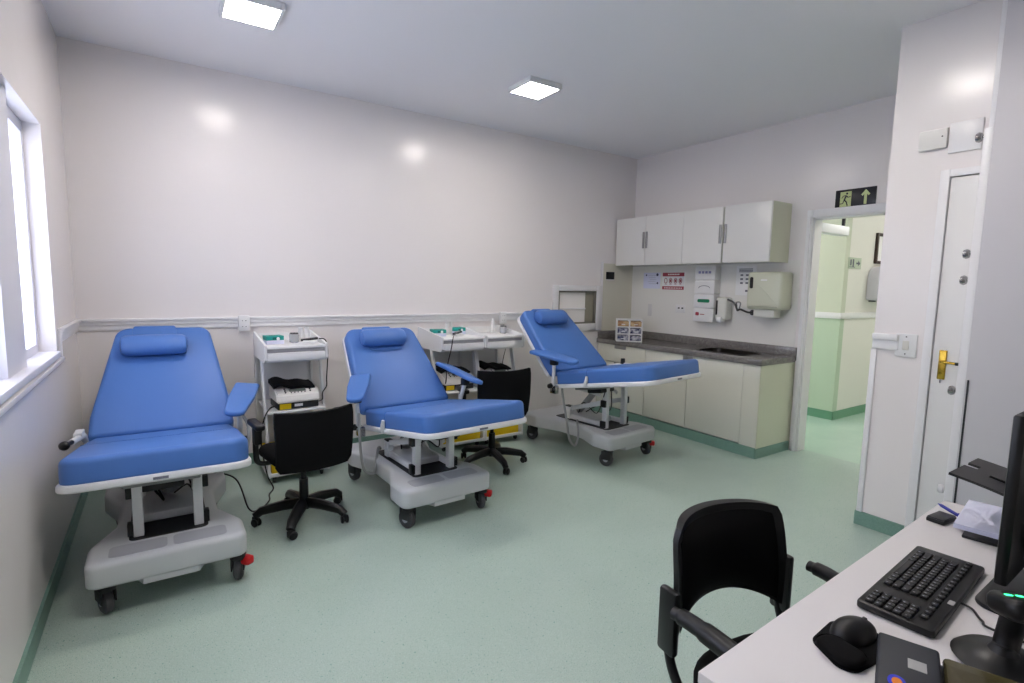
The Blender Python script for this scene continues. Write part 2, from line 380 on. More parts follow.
# ================================================================== RECLINERS
def recliner(foot, th, zf, zj, L, B, zt, label, base, baserot, arms, pw=(.362, .292, 0), pil=-.03, pdn=0, extra=None):
    """foot=(x,y) of the foot edge, th rotation, zf frame underside at the foot, zj cushion top at the joint"""
    t = thing('donor_recliner', label, 'recliner', (foot[0], foot[1], 0), th, 'blue recliners along the back wall')
    inv = (T(foot[0], foot[1], 0) @ RZ(th)).inverted()
    hw = .372; zt0 = zf+.148; tilt = math.atan2(zj-zt0, L); MS = T(0, 0, zt0) @ RX(tilt)       # seat plane: z=0 is the cushion top
    crease = .60
    # leg cushion, seat cushion
    G().slab(rpoly([(-hw, 0, .085), (hw, 0, .085), (hw, crease, .012), (-hw, crease, .012)], 8), -.115, 0, .028, 4, MS, rb=.012).obj('leg_cushion', BLUE, t)
    G().slab(rpoly([(-hw+.002, crease+.003, .012), (hw-.002, crease+.003, .012), (hw-.02, L+.03, .03), (-hw+.02, L+.03, .03)], 6), -.115, -.004, .022, 4, MS, rb=.012).obj('seat_cushion', BLUE, t)
    # shell frame below
    fr = G().slab(rpoly([(-hw-.012, -.012, .095), (hw+.012, -.012, .095), (hw+.012, crease, .02), (hw-.008, L+.06, .02), (-hw+.008, L+.06, .02), (-hw-.012, crease, .02)], 8), -.148, -.112, .010, 3, MS)
    fr.obj('seat_frame', WMET, t)
    G().box((-.03, -.0135, -.138), (.03, -.0115, -.126), M=MS).obj('badge', INK, t)
    # little side levers at the crease
    for sx in (-1, 1):
        x = sx*(hw+.014)
        G().tube([MS @ Vector((x, crease+.02, -.13)), MS @ Vector((x+sx*.006, crease-.005, -.09)), MS @ Vector((x+sx*.004, crease-.015, -.055))], [.017, .015, .010], 8).obj('side_lever', WMET, t)
    # backrest
    d = Vector((0, B, zt-zj)); ln = d.length; ang = math.atan2(d.z, d.y); MB_ = T(0, L, zj) @ RX(ang)
    bw, tw, tx = pw
    out = rpoly([(-bw, .0, .03), (bw, .0, .03), (bw-.005, ln*.18, .12), (tw+tx, ln, .085), (-tw+tx, ln, .085), (-bw+.005, ln*.18, .12)], 8)
    G().slab(out, -.088, 0, .028, 4, MB_, rb=.012).obj('backrest', BLUE, t)
    out = rpoly([(-bw-.010, .02, .03), (bw+.010, .02, .03), (bw+.004, ln*.18, .12), (tw+tx+.010, ln+.010, .09), (-tw+tx-.010, ln+.010, .09), (-bw-.004, ln*.18, .12)], 8)
    G().slab(out, -.112, -.084, .008, 2, MB_).obj('back_frame', WMET, t)
    # headrest strap and pillow
    G().slab(rrect(pil-.125, ln-.235, pil+.125, ln-.012, .02), -.004, .005, .004, 2, MB_).box((pil-.125, ln-.030, -.100), (pil+.125, ln+.012, .003), .020, 4, M=MB_).obj('headrest_strap', BLUE, t)
    py = ln-.150-pdn; prof = [(0, -.178), (.020, -.178), (.043, -.170), (.053, -.150), (.056, -.10), (.056, .10), (.053, .150), (.043, .170), (.020, .178), (0, .178)]
    G().lathe(prof, 28, MB_ @ T(pil, py, .050) @ RY(PI/2) @ Matrix.Diagonal((1.02, 1.38, 1.05, 1))).obj('head_pillow', BLUEP, t)
    # ----- base: its own pose in the world
    Mb = inv @ T(base[0], base[1], 0) @ RZ(baserot)       # local y from the front edge to the rear
    bl, bh = 1.13, .32
    outer = rpoly([(-bh, 0, .05), (bh, 0, .05), (bh, .20, .10), (.225, .42, .16), (.225, .70, .16), (bh-.01, .94, .10), (bh-.01, bl, .05), (-bh+.01, bl, .05), (-bh+.01, .94, .10), (-.225, .70, .16), (-.225, .42, .16), (-bh, .20, .10)], 6)
    b = G().slab(outer, .155, .275, .030, 4, Mb, rb=.015); b.slab(rpoly([(-.11, .006, .0), (.11, .006, .0), (.15, .10, .0), (-.15, .10, .0)]), .132, .17, 0, 1, Mb)
    ba = b.obj('base_shell', SHELL, t)
    G().slab(rrect(-.235, .035, -.012, .150, .025), .274, .2765, 0, 1, Mb).slab(rrect(.012, .035, .235, .150, .025), .274, .2765, 0, 1, Mb).obj('inlay', GTRAY, ba)
    # dark well with the lift
    G().slab(rrect(-.165, .175, .165, .82, .03), .268, .279, .002, 1, Mb).obj('lift_well', DARKB, ba)
    G().box((-.12, .36, .279), (.12, .72, .325), .01, M=Mb).obj('motor_housing', SHELL, t)
    # posts reach the seat frame
    zfun = lambda yl: (MS @ Vector((0, yl, -.148))).z
    for sx in (-1, 1):
        fb = Mb @ Vector((sx*.125, .225, 0)); top = zfun(max(0, fb.y))-.002
        top = max(top, .42)
        P = lambda x, y, z: Mb @ Vector((x, y, z))
        G().box((sx*.125-.021, .205, .277), (sx*.125+.021, .252, top), .004, M=Mb).obj('lift_post', WMET, t)
        up = min(.30+.20, top-.05)
        for (z, nm) in ((.315, 0), (up, 1)):
            G().box((sx*.158-.012, .205, z-.030), (sx*.158+.014, .255, z+.030), .004, M=Mb).obj('pivot_cover', BLK, t)
        for (z0, z1) in ((.305, .300), (up, min(up, .375))):
            a, c = P(sx*.125, .25, z0), P(sx*.125, .66, z1 if z0 > .31 else .30)
            v = c-a; Mr = Matrix.Translation(a) @ v.to_track_quat('Y', 'Z').to_matrix().to_4x4()
            G().box((-.012, 0, -.020), (.012, v.length, .020), .003, M=Mr).obj('lift_arm', WMET, t)
        G().box((sx*.125-.022, .64, .277), (sx*.125+.022, .70, .395), .004, M=Mb).obj('rear_bracket', WMET, t)
        G().box((sx*.125-.023, .639, .390), (sx*.125+.023, .701, .402), .004, M=Mb).obj('bracket_cap', BLK, t)
    a = Mb @ Vector((0, .66, .33)); c = Mb @ Vector((.0, .33, max(zfun(.4)-.02, .44)))
    m_ = a.lerp(c, .55)
    G().cyl(a, m_, .030).cyl(m_, c, .014).obj('lift_actuator', HOSE, t)
    # under-seat carriage
    mid = (Mb @ Vector((0, .30, 0))).y; y0, y1 = mid-.10, min(mid+.48, L)
    G().box((-.16, y0, -.185), (.16, y1, -.150), .006, M=MS).obj('carriage', mat('carriage_grey', (.52, .53, .54), .4), t) if L else None
    G().box((-.09, y0+.06, -.225), (.09, y1-.08, -.187), .01, M=MS).obj('control_box', DARKB, t)
    # two diagonal braces from carriage to the seat's back corner
    for sx in (-1, 1):
        p1 = MS @ Vector((sx*.14, y1-.02, -.17)); p2 = Mb @ Vector((sx*.115, .30, max(.44, zfun(.5)-.16)))
        G().tube([p1, p2], .014, 8).obj('brace', WMET, t)
    # cables under the seat
    g = G(); g.tube(spline([Mb @ Vector((.03, .60, .33)), Mb @ Vector((.09, .50, .40)), Mb @ Vector((.12, .38, .38)), MS @ Vector((.10, y1-.2, -.21))]), .005, 6)
    g.tube(spline([Mb @ Vector((-.05, .62, .33)), Mb @ Vector((-.09, .52, .45)), Mb @ Vector((-.02, .42, .36)), MS @ Vector((-.05, y1-.25, -.22))]), .005, 6)
    g.obj('motor_cables', BLK, t)
    # casters
    for i, (cx, cy, a) in enumerate(((-.250, .075, .35), (.280, .070, -.25), (-.235, bl-.09, .3), (.235, bl-.09, -.2))):
        Mc = Mb @ T(cx, cy, 0) @ RZ(a)
        k = thing_part('caster', t)
        cg = G().cyl((0, 0, .135), (0, 0, .157), .026, M=Mc).tube([Mc @ Vector(q) for q in ((0, .0, .135), (0, .02, .11), (0, .03, .07))], .018, 8)
        cg.box((-.031, -.028, .06), (-.024, .055, .135), .004, M=Mc).box((.024, -.028, .06), (.031, .055, .135), .004, M=Mc)
        cg.slab(rpoly([(-.034, -.035, .02), (.034, -.035, .02), (.034, .04, .02), (-.034, .04, .02)]), .115, .142, .008, 2, Mc)
        ca = cg.obj('caster', CASTG, t)
        wp = [(.008, -.020), (.048, -.020), (.059, -.013), (.061, 0), (.059, .013), (.048, .020), (.008, .020)]
        G().lathe(wp, 26, Mc @ T(0, .018, .061) @ RY(PI/2)).obj('wheel', RUB, ca)
        G().cyl((-.023, .018, .061), (.023, .018, .061), .022, M=Mc).obj('hub', GTRAY, ca)
        if i == 1:
            G().slab(rrect(-.024, -.070, .024, -.015, .015), .088, .128, .010, 3, Mc @ T(.010, .015, 0) @ RZ(.9)).obj('brake_pedal', RED, ca)
    # arm pads: (far point, near point, width, roll) in world metres
    for (pa, pb, wd, rl, br) in arms:
        A, Bp = inv @ Vector(pa), inv @ Vector(pb); v = Bp-A; l = v.length
        Mr = Matrix.Translation(A) @ v.to_track_quat('Y', 'Z').to_matrix().to_4x4() @ RY(rl)
        h = wd/2
        out = rpoly([(-h, 0, .015), (h, 0, .015), (h*1.02, l*.45, .25*h), (h*.72, l, h*.70), (-h*.72, l, h*.70), (-h*1.02, l*.45, .25*h)], 6)
        G().slab(out, -.030, .0, .012, 3, Mr, rb=.010).obj('arm_pad', BLUE, t)
        m0 = A.lerp(Bp, br); sx = 1 if m0.x > 0 else -1; q = Vector((sx*(hw+.015), L-.02, zj-.16))
        m0 = m0-Vector((0, 0, .03))
        g = G(); g.tube([m0, m0-Vector((0, 0, .035)), (m0-Vector((0, 0, .07))).lerp(q+Vector((sx*.02, 0, .07)), .6), q+Vector((sx*.02, 0, .05)), q], .016, 10).obj('arm_bracket', WMET, t)
        g = G().box((-.028, -.028, -.030), (.028, .028, .025), .008, M=Matrix.Translation(m0-Vector((0, 0, .030)))); g.obj('swivel_block', BLK, t)
        kz = q+Vector((sx*.045, 0, .045))
        G().cyl(q+Vector((sx*.015, 0, .045)), kz, .010).cyl(kz, kz+Vector((sx*.028, 0, 0)), .024, .020, 8).obj('clamp_knob', BLK, t)
        G().box((-.022, -.035, -.035), (.022, .035, .035), .006, M=Matrix.Translation(q+Vector((sx*.005, 0, .01)))).obj('clamp', STEEL, t)
    if extra: extra(t, inv, MS, Mb)
    return t
def thing_part(n, p): return None

def ex1(t, inv, MS, Mb):
    # empty arm-rest bracket and its knob on the window side
    q = inv @ Vector((.105, -.98, .60)); e = inv @ Vector((.075, -1.22, .655)); f = inv @ Vector((.055, -1.30, .66))
    G().tube([q, q+Vector((0, -.05, .04)), e], .016, 10).box((-.02, -.05, -.018), (.02, .05, .018), .005, M=Matrix.Translation(inv @ Vector((.09, -1.06, .655)))).obj('arm_bracket', WMET, t)
    G().cyl(e, f, .012).ball(f, .024).obj('clamp_knob', BLK, t)
    pts = [(.62, -1.25, .50), (.72, -1.22, .475), (.80, -1.20, .45), (.90, -1.15, .47), (.93, -1.05, .58), (.90, -1.0, .66)]
    G().tube(spline([inv @ Vector(p) for p in pts]), .011, 8).obj('spiral_cable', HOSE, t)
def ex2(t, inv, MS, Mb):
    pts = [(1.62, -1.12, .60), (1.60, -1.20, .45), (1.60, -1.24, .30), (1.62, -1.26, .22), (1.68, -1.25, .20), (1.72, -1.18, .25), (1.76, -1.12, .33), (1.80, -1.05, .30)]
    G().tube(spline([inv @ Vector(p) for p in pts]), .010, 8).obj('spiral_cable', HOSE, t)
def ex3(t, inv, MS, Mb):
    pts = [(3.44, -1.12, .72), (3.40, -1.20, .55), (3.40, -1.26, .36), (3.42, -1.28, .19), (3.47, -1.30, .13), (3.53, -1.27, .20), (3.56, -1.22, .30), (3.62, -1.15, .30)]
    G().tube(spline([inv @ Vector(p) for p in pts]), .010, 8).obj('spiral_cable', HOSE, t)
    q = inv @ Vector((4.10, -1.22, .80))
    G().tube([inv @ Vector((4.09, -1.05, .76)), q, inv @ Vector((4.14, -1.40, .80))], .014, 8).obj('arm_bracket', WMET, t)
    G().cyl(q, q+Vector((.0, 0, .05)), .022, .02, 8).obj('clamp_knob', BLK, t)
recliner((.461, -1.867), -.025, .590, .593, .941, .600, 1.186, 'blue reclining treatment chair in the corner by the window',
         (.484, -1.93), 0, [((.965, -.80, .825), (.825, -1.27, .735), .15, -.10, .65)], pw=(.378, .268, .012), pil=-.045, pdn=.055, extra=ex1)
recliner((2.099, -1.996), .062, .625, .606, .972, .545, 1.150, 'middle blue reclining treatment chair, with an arm pad on both sides',
         (1.975, -1.84), .05, [((1.70, -.92, .845), (1.545, -1.26, .735), .15, .12, .65), ((2.43, -.82, .865), (2.46, -1.36, .80), .16, -.28, .62)], extra=ex2)
recliner((3.790, -2.087), .120, .805, .781, .947, .540, 1.290, 'blue reclining treatment chair raised highest, beside the kitchen cabinets',
         (3.86, -1.63), .10, [((3.300, -.90, .945), (3.285, -1.50, .915), .13, .18, .50)], extra=ex3)

# ================================================================== CABINETS AND WORKTOP
XB = 4.90
def base_unit(y0, y1, label, kind):
    t = thing('base_cabinet', label, 'cabinet', (XB, (y0+y1)/2, 0), 0, 'base cabinets under the granite worktop')
    h = (y1-y0)/2
    X1 = W-XB-.005
    G().box((.018, -h+.001, .0), (X1, -h+.016, .855)).box((.018, h-.016, .0), (X1, h-.001, .855)).box((X1-.012, -h+.016, .0), (X1, h-.016, .855)).box((.018, -h+.016, .08), (X1-.012, h-.016, .096)).box((.018, -h+.016, .70), (.034, h-.016, .85)).obj('body', LAM, t)
    if kind == 'drawer':
        dr = G().box((0, -h+.003, .650), (.018, h-.003, .845), .003).obj('drawer', LAM, t)
        G().box((-.004, -.09, .805), (.0, .09, .845), .001).obj('handle', HANDLE, dr)
        dr = G().box((0, -h+.003, .105), (.018, h-.003, .643), .003).obj('door', LAM, t)
        G().box((-.004, -.09, .610), (.0, .09, .640), .001).obj('handle', DGREY, dr)
    elif kind == 'door':
        dr = G().box((0, -h+.003, .105), (.018, h-.003, .845), .003).obj('door', LAM, t)
        s = 1 if y1 > -1.0 or True else -1
        yy = (-h+.045) if y0 < -1.3 and y1 > -1.5 and kind == 'x' else None
    else:
        G().box((0, -h, .09), (.018, h, .855), .001).obj('filler', LAM, t)
    G().box((-.012, -h, 0), (.02, h, .095), .0).obj('plinth', SKIRT, t)
    return t
base_unit(-.775, -.015, 'cream base cabinet with a top drawer, in the corner by the back wall', 'drawer')
b2 = base_unit(-1.335, -.775, 'cream base cabinet with one door, beside the drawer cabinet', 'door')
b3 = base_unit(-1.95, -1.335, 'cream base cabinet with one wide door below the sink', 'door')
b4 = base_unit(-2.115, -1.95, 'narrow white end unit of the base cabinets, next to the doorway', 'fill')
G().box((-.006, -.285, .775), (.001, -.225, .85), .002).obj('handle', HANDLE, b2)
G().box((-.006, .245, .775), (.001, .300, .85), .002).obj('handle', HANDLE, b3)
G().box((.0, -.0875, 0), (W-XB-.005, -.078, .855)).obj('side_panel', LAMS, b4)
G().box((-.012, -.0945, 0), (W-XB-.024, -.0875, .09)).obj('side_plinth', SKIRT, b4)
# worktop with two round bowls
t = thing('worktop', 'long dark grey granite worktop along the right wall', 'worktop', (XB, -1.07, .86))
g = G(); x0, x1, ya, yb = -.02, W-XB-.004, -1.06, 1.055
sy0, sy1, sx0, sx1 = -.80, -.24, .10, .47
g.box((x0, ya, 0), (sx0, yb, .04), .004); g.box((sx1, ya, 0), (x1, yb, .04), .002); g.box((sx0, ya, 0), (sx1, sy0, .04), .0); g.box((sx0, sy1, 0), (sx1, yb, .04), .0)
g.box((x0, ya, -.012), (x0+.02, yb, .0), .002); g.box((x0, ya, -.012), (x1-.02, ya+.02, .0), .002)
g.obj('slab', GRAN, t)
G().box((x1-.02, ya, .04), (x1, yb, .125), .003).box((-.005, yb-.02, .04), (x1-.02, yb, .125), .003).obj('upstand', GRAN, t)
t = thing('sink', 'stainless steel sink let into the granite worktop', 'sink', (XB+.285, -1.07-.52, .90))
g = G(); R = rrect(-.185, -.28, .185, .28, .09, 8); Ri = rrect(-.165, -.26, .165, .26, .08, 8)
bm = g.bm; lv = [(R, .0), (R, .004), (Ri, .003), (Ri, -.02), (rrect(-.15, -.245, .15, .245, .07, 8), -.145)]
rings = [[bm.verts.new((p[0], p[1], z)) for p in o] for o, z in lv]
for A, B_ in zip(rings, rings[1:]):
    for i in range(len(A)): bm.faces.new((A[i], A[(i+1) % len(A)], B_[(i+1) % len(A)], B_[i]))
bm.faces.new(rings[-1]); bmesh.ops.recalc_face_normals(bm, faces=bm.faces[:])
g.obj('bowl', mat('dark_bowl_steel', (.30, .28, .26), .22, metal=.9), t); G().cyl((0, 0, -.145), (0, 0, -.14), .035).obj('drain', DSTEEL, t)
# upper cabinets
XU = 5.14; splits = [(-.48, -.02, 1), (-1.0, -.48, -1), (-1.478, -1.0, 1), (-1.978, -1.49, -1)]
labs = ['white wall cupboard door unit at the back corner, leftmost of the row', 'white wall cupboard unit above the sanitary poster, second from the back wall',
        'white wall cupboard unit above the stacked wall boxes, third from the back wall', 'white wall cupboard at the row end with a cream side, next to the doorway']
for (a, b, hs), lab in zip(splits, labs):
    t = thing('wall_cabinet', lab, 'cabinet', (XU, (a+b)/2, 1.777), 0, 'white wall cupboards over the worktop'); h = (b-a)/2
    G().box((.018, -h, 0), (W-XU, h, .548)).obj('body', LAMS, t)
    d = G().box((0, -h+.002, .002), (.017, h-.002, .548), .0025).obj('door', LAMU, t)
    yy = -hs*(h-.022)
    G().box((-.012, yy-.013, .19), (.001, yy+.013, .375), .003).obj('handle', HANDLE, d)
st(G().box((XU+.03, -1.492, 1.777), (W, -1.476, 2.32)).obj('cupboard_gap_shade', DGREY))  # dark strip painted in as the shade of the open cupboard gap

# ---- things on the right wall
def poster(name, label, y, z, w, h, m, draw, cat='poster'):
    t = thing(name, label, cat, (W-.003, y, z))
    G().box((-.003, -w/2, -h/2), (0, w/2, h/2)).obj('sheet', m, t)
    draw(t); return t
def bars(t, lst, m, nm, x=-.0042):
    g = G()
    for (y0, z0, y1, z1) in lst: g.box((x, y0, z0), (-.003, y1, z1))
    return g.obj(nm, m, t)
def dA(t):
    rows = []
    for k in range(5): rows.append((-.07+.01*(k % 2), .055-.024*k, .06-.015*(k % 3), .062-.024*k))
    bars(t, rows, mat('pale_print', (.76, .77, .84), .7), 'printed_text')
    G().cyl((-.003, .085, .065), (-.0045, .085, .065), .011).cyl((-.003, -.085, .07), (-.0045, -.085, .07), .017).cyl((-.003, -.09, -.03), (-.0045, -.09, -.03), .012).obj('printed_emblems', NAVY, t)
poster('paper_notice', 'pale blue-grey paper notice left of the red hand poster', -.325, 1.605, .26, .19, PAPERB, dA, 'notice')
def dB(t):
    bars(t, [(-.155, .055, .155, .098), (-.155, -.098, .155, -.060)], REDINK, 'red_bands')
    g = G()
    for k in range(7): g.box((-.0055, -.085+.024*k, .070), (-.0042, -.085+.024*k+.016, .084))
    for k in range(11): g.box((-.0055, -.13+.024*k, -.086), (-.0042, -.13+.024*k+.014, -.074))
    g.obj('band_lettering', PAPER, t)
    g = G()
    for k, y in enumerate((.105, .035, -.035, -.105)):
        g.tube([(-.0045, y+.020*math.cos(a*PI/6), .004+.030*math.sin(a*PI/6)) for a in range(12)], .0035, 6, closed=True)
        if k: g.box((-.006, y-.010, -.012), (-.0035, y+.010, .020), .004)
        g.box((-.0045, y-.015, -.040), (-.0030, y+.015, -.036))
    g.obj('printed_pictograms', REDINK, t)
poster('hygiene_poster', 'white poster with red bands and four round red pictograms', -.645, 1.60, .325, .205, PAPER, dB)
def dC(t):
    rows = [(-.07, .12-.014*k-.008, .08, .12-.014*k) for k in range(3)]
    for k in range(2):
        for j in range(3): rows.append((.012-.06*k+.02, .045-.04*j, .042-.06*k+.02, .063-.04*j))
    rows += [(-.03, -.115, .0, -.095)]
    bars(t, rows, INK, 'printed_text')
poster('instruction_sheet', 'white instruction sheet partly behind the paper towel dispenser', -1.56, 1.61, .22, .30, PAPER, dC, 'notice')
# four stacked wall boxes
bl = ['topmost of the four white boxes stacked on the wall by the soap dispenser', 'second white box from the top in the wall stack, with a thin dark arc mark',
      'third white box from the top in the wall stack, with a green mark', 'lowest white box in the wall stack, with a small red mark']
for k in range(4):
    z = 1.760-.1495*k
    t = thing('glove_box', bl[k], 'box', (W-.003, -1.146, z-.1495), 0, 'white boxes stacked on the wall')
    bx = G().box((-.105, -.125, .003), (0, .125, .139), .008, 2).obj('body', PLAST, t)
    G().box((-.096, -.116, .138), (-.004, .116, .1485), .002).obj('lid', PLAST, t)
    g = G(); x = -.1065
    if k == 0:
        for q in range(4): g.box((x, -.075+.042*q, .070), (x+.002, -.045+.042*q, .095), .001)
        g.obj('printed_mark', mat('lilac_print', (.55, .56, .72), .6), t)
    elif k == 1:
        g.tube([(x, .07*math.cos(a), .065+.025*math.sin(a)) for a in [PI*i/10 for i in range(11)]], .003, 6).obj('printed_mark', INK, t)
    elif k == 2:
        g.slab(rrect(-.075, -.018, .075, .018, .015), 0, .002, 0, 1, T(x+.001, .0, .078) @ RY(-PI/2) @ RZ(PI/2)).obj('printed_mark', GRNINK, t)
    else:
        g.slab(rrect(-.022, -.018, .022, .018, .01), 0, .002, 0, 1, T(x+.001, .07, .085) @ RY(-PI/2) @ RZ(PI/2)).box((x, -.02, .078), (x+.002, .035, .086)).obj('printed_mark', REDINK, t)
# soap dispenser
t = thing('soap_dispenser', 'small white soap dispenser with a dark window, right of the wall boxes', 'dispenser', (W-.003, -1.365, 1.20))
G().slab(rpoly([(-.065, 0, .02), (.065, 0, .02), (.065, .235, .025), (-.065, .235, .025)], 5), 0, .115, .022, 3, Matrix(((0, 0, -1, 0), (1, 0, 0, 0), (0, 1, 0, 0), (0, 0, 0, 1)))).obj('body', mat('dispenser_white', (.86, .86, .83), .3), t)
G().box((-.1165, .035, .05), (-.1135, .055, .20), .001).obj('level_window', BLK, t)
G().slab(rrect(-.045, -.03, .045, .03, .015), -.02, .035, .01, 2, T(-.10, .0, -.005)).obj('push_button', PLAST, t)
# wall tap
t = thing('wall_tap', 'dark bent wall tap with a long lever above the sink', 'tap', (W-.003, -1.55, 1.30))
G().cyl((0, -.12, -.01), (-.03, -.12, -.01), .028).obj('flange', DSTEEL, t)
G().tube(spline([(-.02, -.12, -.01), (-.10, -.11, -.005), (-.14, -.06, .02), (-.13, -.02, .01), (-.13, .0, .05), (-.14, .03, .09), (-.16, .08, .115)]), .010, 8).obj('spout', DSTEEL, t)
G().tube(spline([(-.13, -.01, .05), (-.15, -.02, .09), (-.15, -.06, .085), (-.15, -.055, .03)]), .007, 8).obj('lever', STEEL, t)
# paper towel dispenser
t = thing('paper_towel_dispenser', 'large olive-white paper towel dispenser with a dark slot', 'dispenser', (W-.003, -1.875, 1.33))
MM = Matrix(((0, 0, -1, 0), (1, 0, 0, 0), (0, 1, 0, 0), (0, 0, 0, 1)))
G().slab(rpoly([(-.165, 0, .02), (.165, 0, .02), (.175, .04, .02), (.175, .36, .03), (-.175, .36, .03), (-.175, .04, .02)], 5), 0, .205, .03, 4, MM).obj('cover', OLIVE, t)
G().slab(rrect(-.017, -.055, .017, .055, .015), 0, .006, .002, 1, T(-.203, .125, .255) @ MM).obj('slot_window', BLK, t)
G().box((-.17, -.10, -.075), (-.05, .11, .01), .01).obj('paper_outlet', mat('soft_white_plastic', (.86, .86, .83), .4), t)
G().box((-.207, -.03, .275), (-.204, .03, .287)).obj('logo_plate', PAPER, t)
# socket and blanking plate on right wall
t = thing('wall_socket', 'white double socket on the wall below the red poster', 'socket', (W-.003, -.77, 1.285))
G().box((-.008, -.065, -.045), (0, .065, .045), .003).obj('plate', PLAST, t)
g = G()
for y in (-.03, .02): g.box((-.010, y-.012, -.0), (-.008, y+.012, .016), .0)
g.obj('socket_holes', DGREY, t)
t = thing('blank_wall_plate', 'slim blank white wall plate below the pale notice', 'wall plate', (W-.003, -.315, 1.25))
G().box((-.006, -.03, -.075), (0, .03, .075), .003).obj('plate', mat('plate_grey_white', (.84, .835, .83), .4), t)
t = thing('thermostat', 'small black square device on the cream panel beside the hatch', 'thermostat', (5.065, -.006, 1.655))
G().box((-.062, -.020, -.045), (.062, 0, .045), .004).obj('face', BLK, t); G().box((-.070, -.010, -.055), (.070, 0, -.045), .002).obj('base', PLAST, t)
# small drawer unit on the worktop
t = thing('mini_drawer_unit', 'small white six-drawer organiser on the granite worktop', 'organiser', (4.985, -.435, .901), math.radians(-42))
g = G(); w_, d_, h_ = .29, .20, .255
g.box((-w_/2, -d_/2, 0), (-w_/2+.012, d_/2, h_), .002); g.box((w_/2-.012, -d_/2, 0), (w_/2, d_/2, h_), .002); g.box((-.008, -d_/2, 0), (.008, d_/2, h_), .002)
for k in range(4): g.box((-w_/2, -d_/2, k*(h_-.012)/3), (w_/2, d_/2, k*(h_-.012)/3+.012), .002)
g.box((-w_/2, d_/2-.006, 0), (w_/2, d_/2, h_)); g.obj('frame', PLAST, t)
DRN = mat('clear_drawer_dark_contents', (.80, .80, .84), .2, var=(30, (.22, .24, .38)))
DRB = mat('clear_drawer_gauze_contents', (.84, .74, .58), .2, var=(25, (.66, .50, .36)))
for r_ in range(3):
    for c_ in range(2):
        x0 = -w_/2+.014 if c_ == 0 else .010; x1 = -.010 if c_ == 0 else w_/2-.014; z0 = r_*(h_-.012)/3+.014; z1 = z0+.056
        dr = G().box((x0, -d_/2-.004, z0), (x1, d_/2-.01, z1), .003).obj('drawer', (DRN, DRN, DRB)[r_], t)
        G().box((x0+.04, -d_/2-.014, z0+.018), (x1-.04, -d_/2-.004, z0+.026), .002).obj('pull', PLAST, dr)
# exit sign
t = thing('exit_sign', 'black exit sign with a running figure and an up arrow above the doorway', 'sign', (W, -2.52, 2.314))
G().box((-.006, -.160, -.078), (0, .160, .078), .002).obj('plate', SIGNK, t)
g = G(); X = -.0072
g.poly([(X, .120, .060), (X, .120, -.066), (X, .030, -.066), (X, .030, .060)])
g.obj('luminous_figure_field', SIGNG, t); g = G()
g.poly([(X, -.080, .062), (X, -.045, .020), (X, -.058, .008), (X, -.069, .022), (X, -.069, -.060), (X, -.091, -.060), (X, -.091, .022), (X, -.102, .008), (X, -.115, .020)])
g.obj('luminous_arrow', SIGNG, t)
g = G(); X = -.0084                    # the running figure, y decreasing to the right of the picture
g.cyl((-.0072, .066, .043), (X, .066, .043), .0085)
def limb(pts, r): g.tube([(X+.0003, a, b) for a, b in pts], r, 6, flat=.5)
limb([(.071, .027), (.085, -.010)], .010); limb([(.085, -.010), (.066, -.030), (.058, -.060)], .007); limb([(.086, -.010), (.096, -.038), (.117, -.040)], .0065)
limb([(.072, .026), (.055, .010), (.036, .016)], .005); limb([(.074, .028), (.096, .024), (.106, .006)], .005)
g.obj('running_figure', SIGNK, t)

# ================================================================== near-right wall: switch, cover, door, panel
t = thing('light_switch', 'cream light switch plate at the end of the near wall rail', 'switch', (W2, -3.415, 1.200))
G().box((-.012, -.055, -.070), (0, .055, .070), .004).obj('plate', PLAST, t)
G().box((-.017, -.017, -.028), (-.012, .017, .028), .003).obj('rocker', mat('rocker_cream', (.86, .85, .82), .4), t)
G().cyl((-.0135, 0, .052), (-.012, 0, .052), .004).cyl((-.0135, 0, -.052), (-.012, 0, -.052), .004).obj('screws', DGREY, t)
t = thing('junction_cover', 'white rectangular cover plate with one screw high on the near wall', 'cover', (W2, -3.450, 2.395))
G().box((-.022, -.068, -.055), (0, .068, .055), .006).obj('cover', mat('cover_grey_white', (.87, .865, .85), .4), t)
G().cyl((-.0235, -.045, .01), (-.022, -.045, .01), .004).obj('screw', DGREY, t)
t = thing('cable_duct', 'flat white cable duct running from the cover plate to the grey panel', 'duct', (W2, -3.595, 2.41))
G().box((-.012, -.077, -.105), (0, .072, .060), .004).obj('duct', TRIM, t); 
st(G().box((W2-.010, -3.545, 0), (W2+.10, -3.50, 2.215), .003).box((W2-.010, -4.30, 2.175), (W2+.10, -3.545, 2.215), .003).obj('trim_12', TRIM))
d = st(G().box((W2+.004, -4.29, .008), (W2+.042, -3.549, 2.170), .002).obj('door_1', mat('door_white', (.90, .895, .89), .35)))
G().box((W2-.004, -3.617, 1.020), (W2+.004, -3.580, 1.190), .003).obj('handle_plate', BRASS, d)
G().tube([(W2+.015, -3.597, 1.125), (W2-.022, -3.597, 1.125), (W2-.030, -3.605, 1.125), (W2-.032, -3.670, 1.122)], .0075, 10).obj('lever', BRASS, d)
G().cyl((W2-.032, -3.668, 1.122), (W2-.032, -3.700, 1.121), .009).obj('lever_tip', BLK, d)
G().cyl((W2+.012, -3.597, 1.055), (W2-.004, -3.597, 1.055), .008).box((W2-.003, -3.600, 1.0), (W2-.001, -3.594, 1.05)).obj('key', STEEL, d)
t = thing('tall_wall_panel', 'tall lilac-grey panel with white edge standing at the right of the white door', 'panel', (W2, -3.71, 0))
G().box((-.108, -1.60, 0), (-.011, -.03, H-.002), .004).obj('panel', PANELG, t)
G().box((-.095, -.03, 0), (-.011, .012, 2.39), .006).obj('edge_strip', TRIM, t)
G().box((-.060, -.03, 2.39), (-.011, .004, H-.002), .006).obj('upper_strip', TRIM, t)
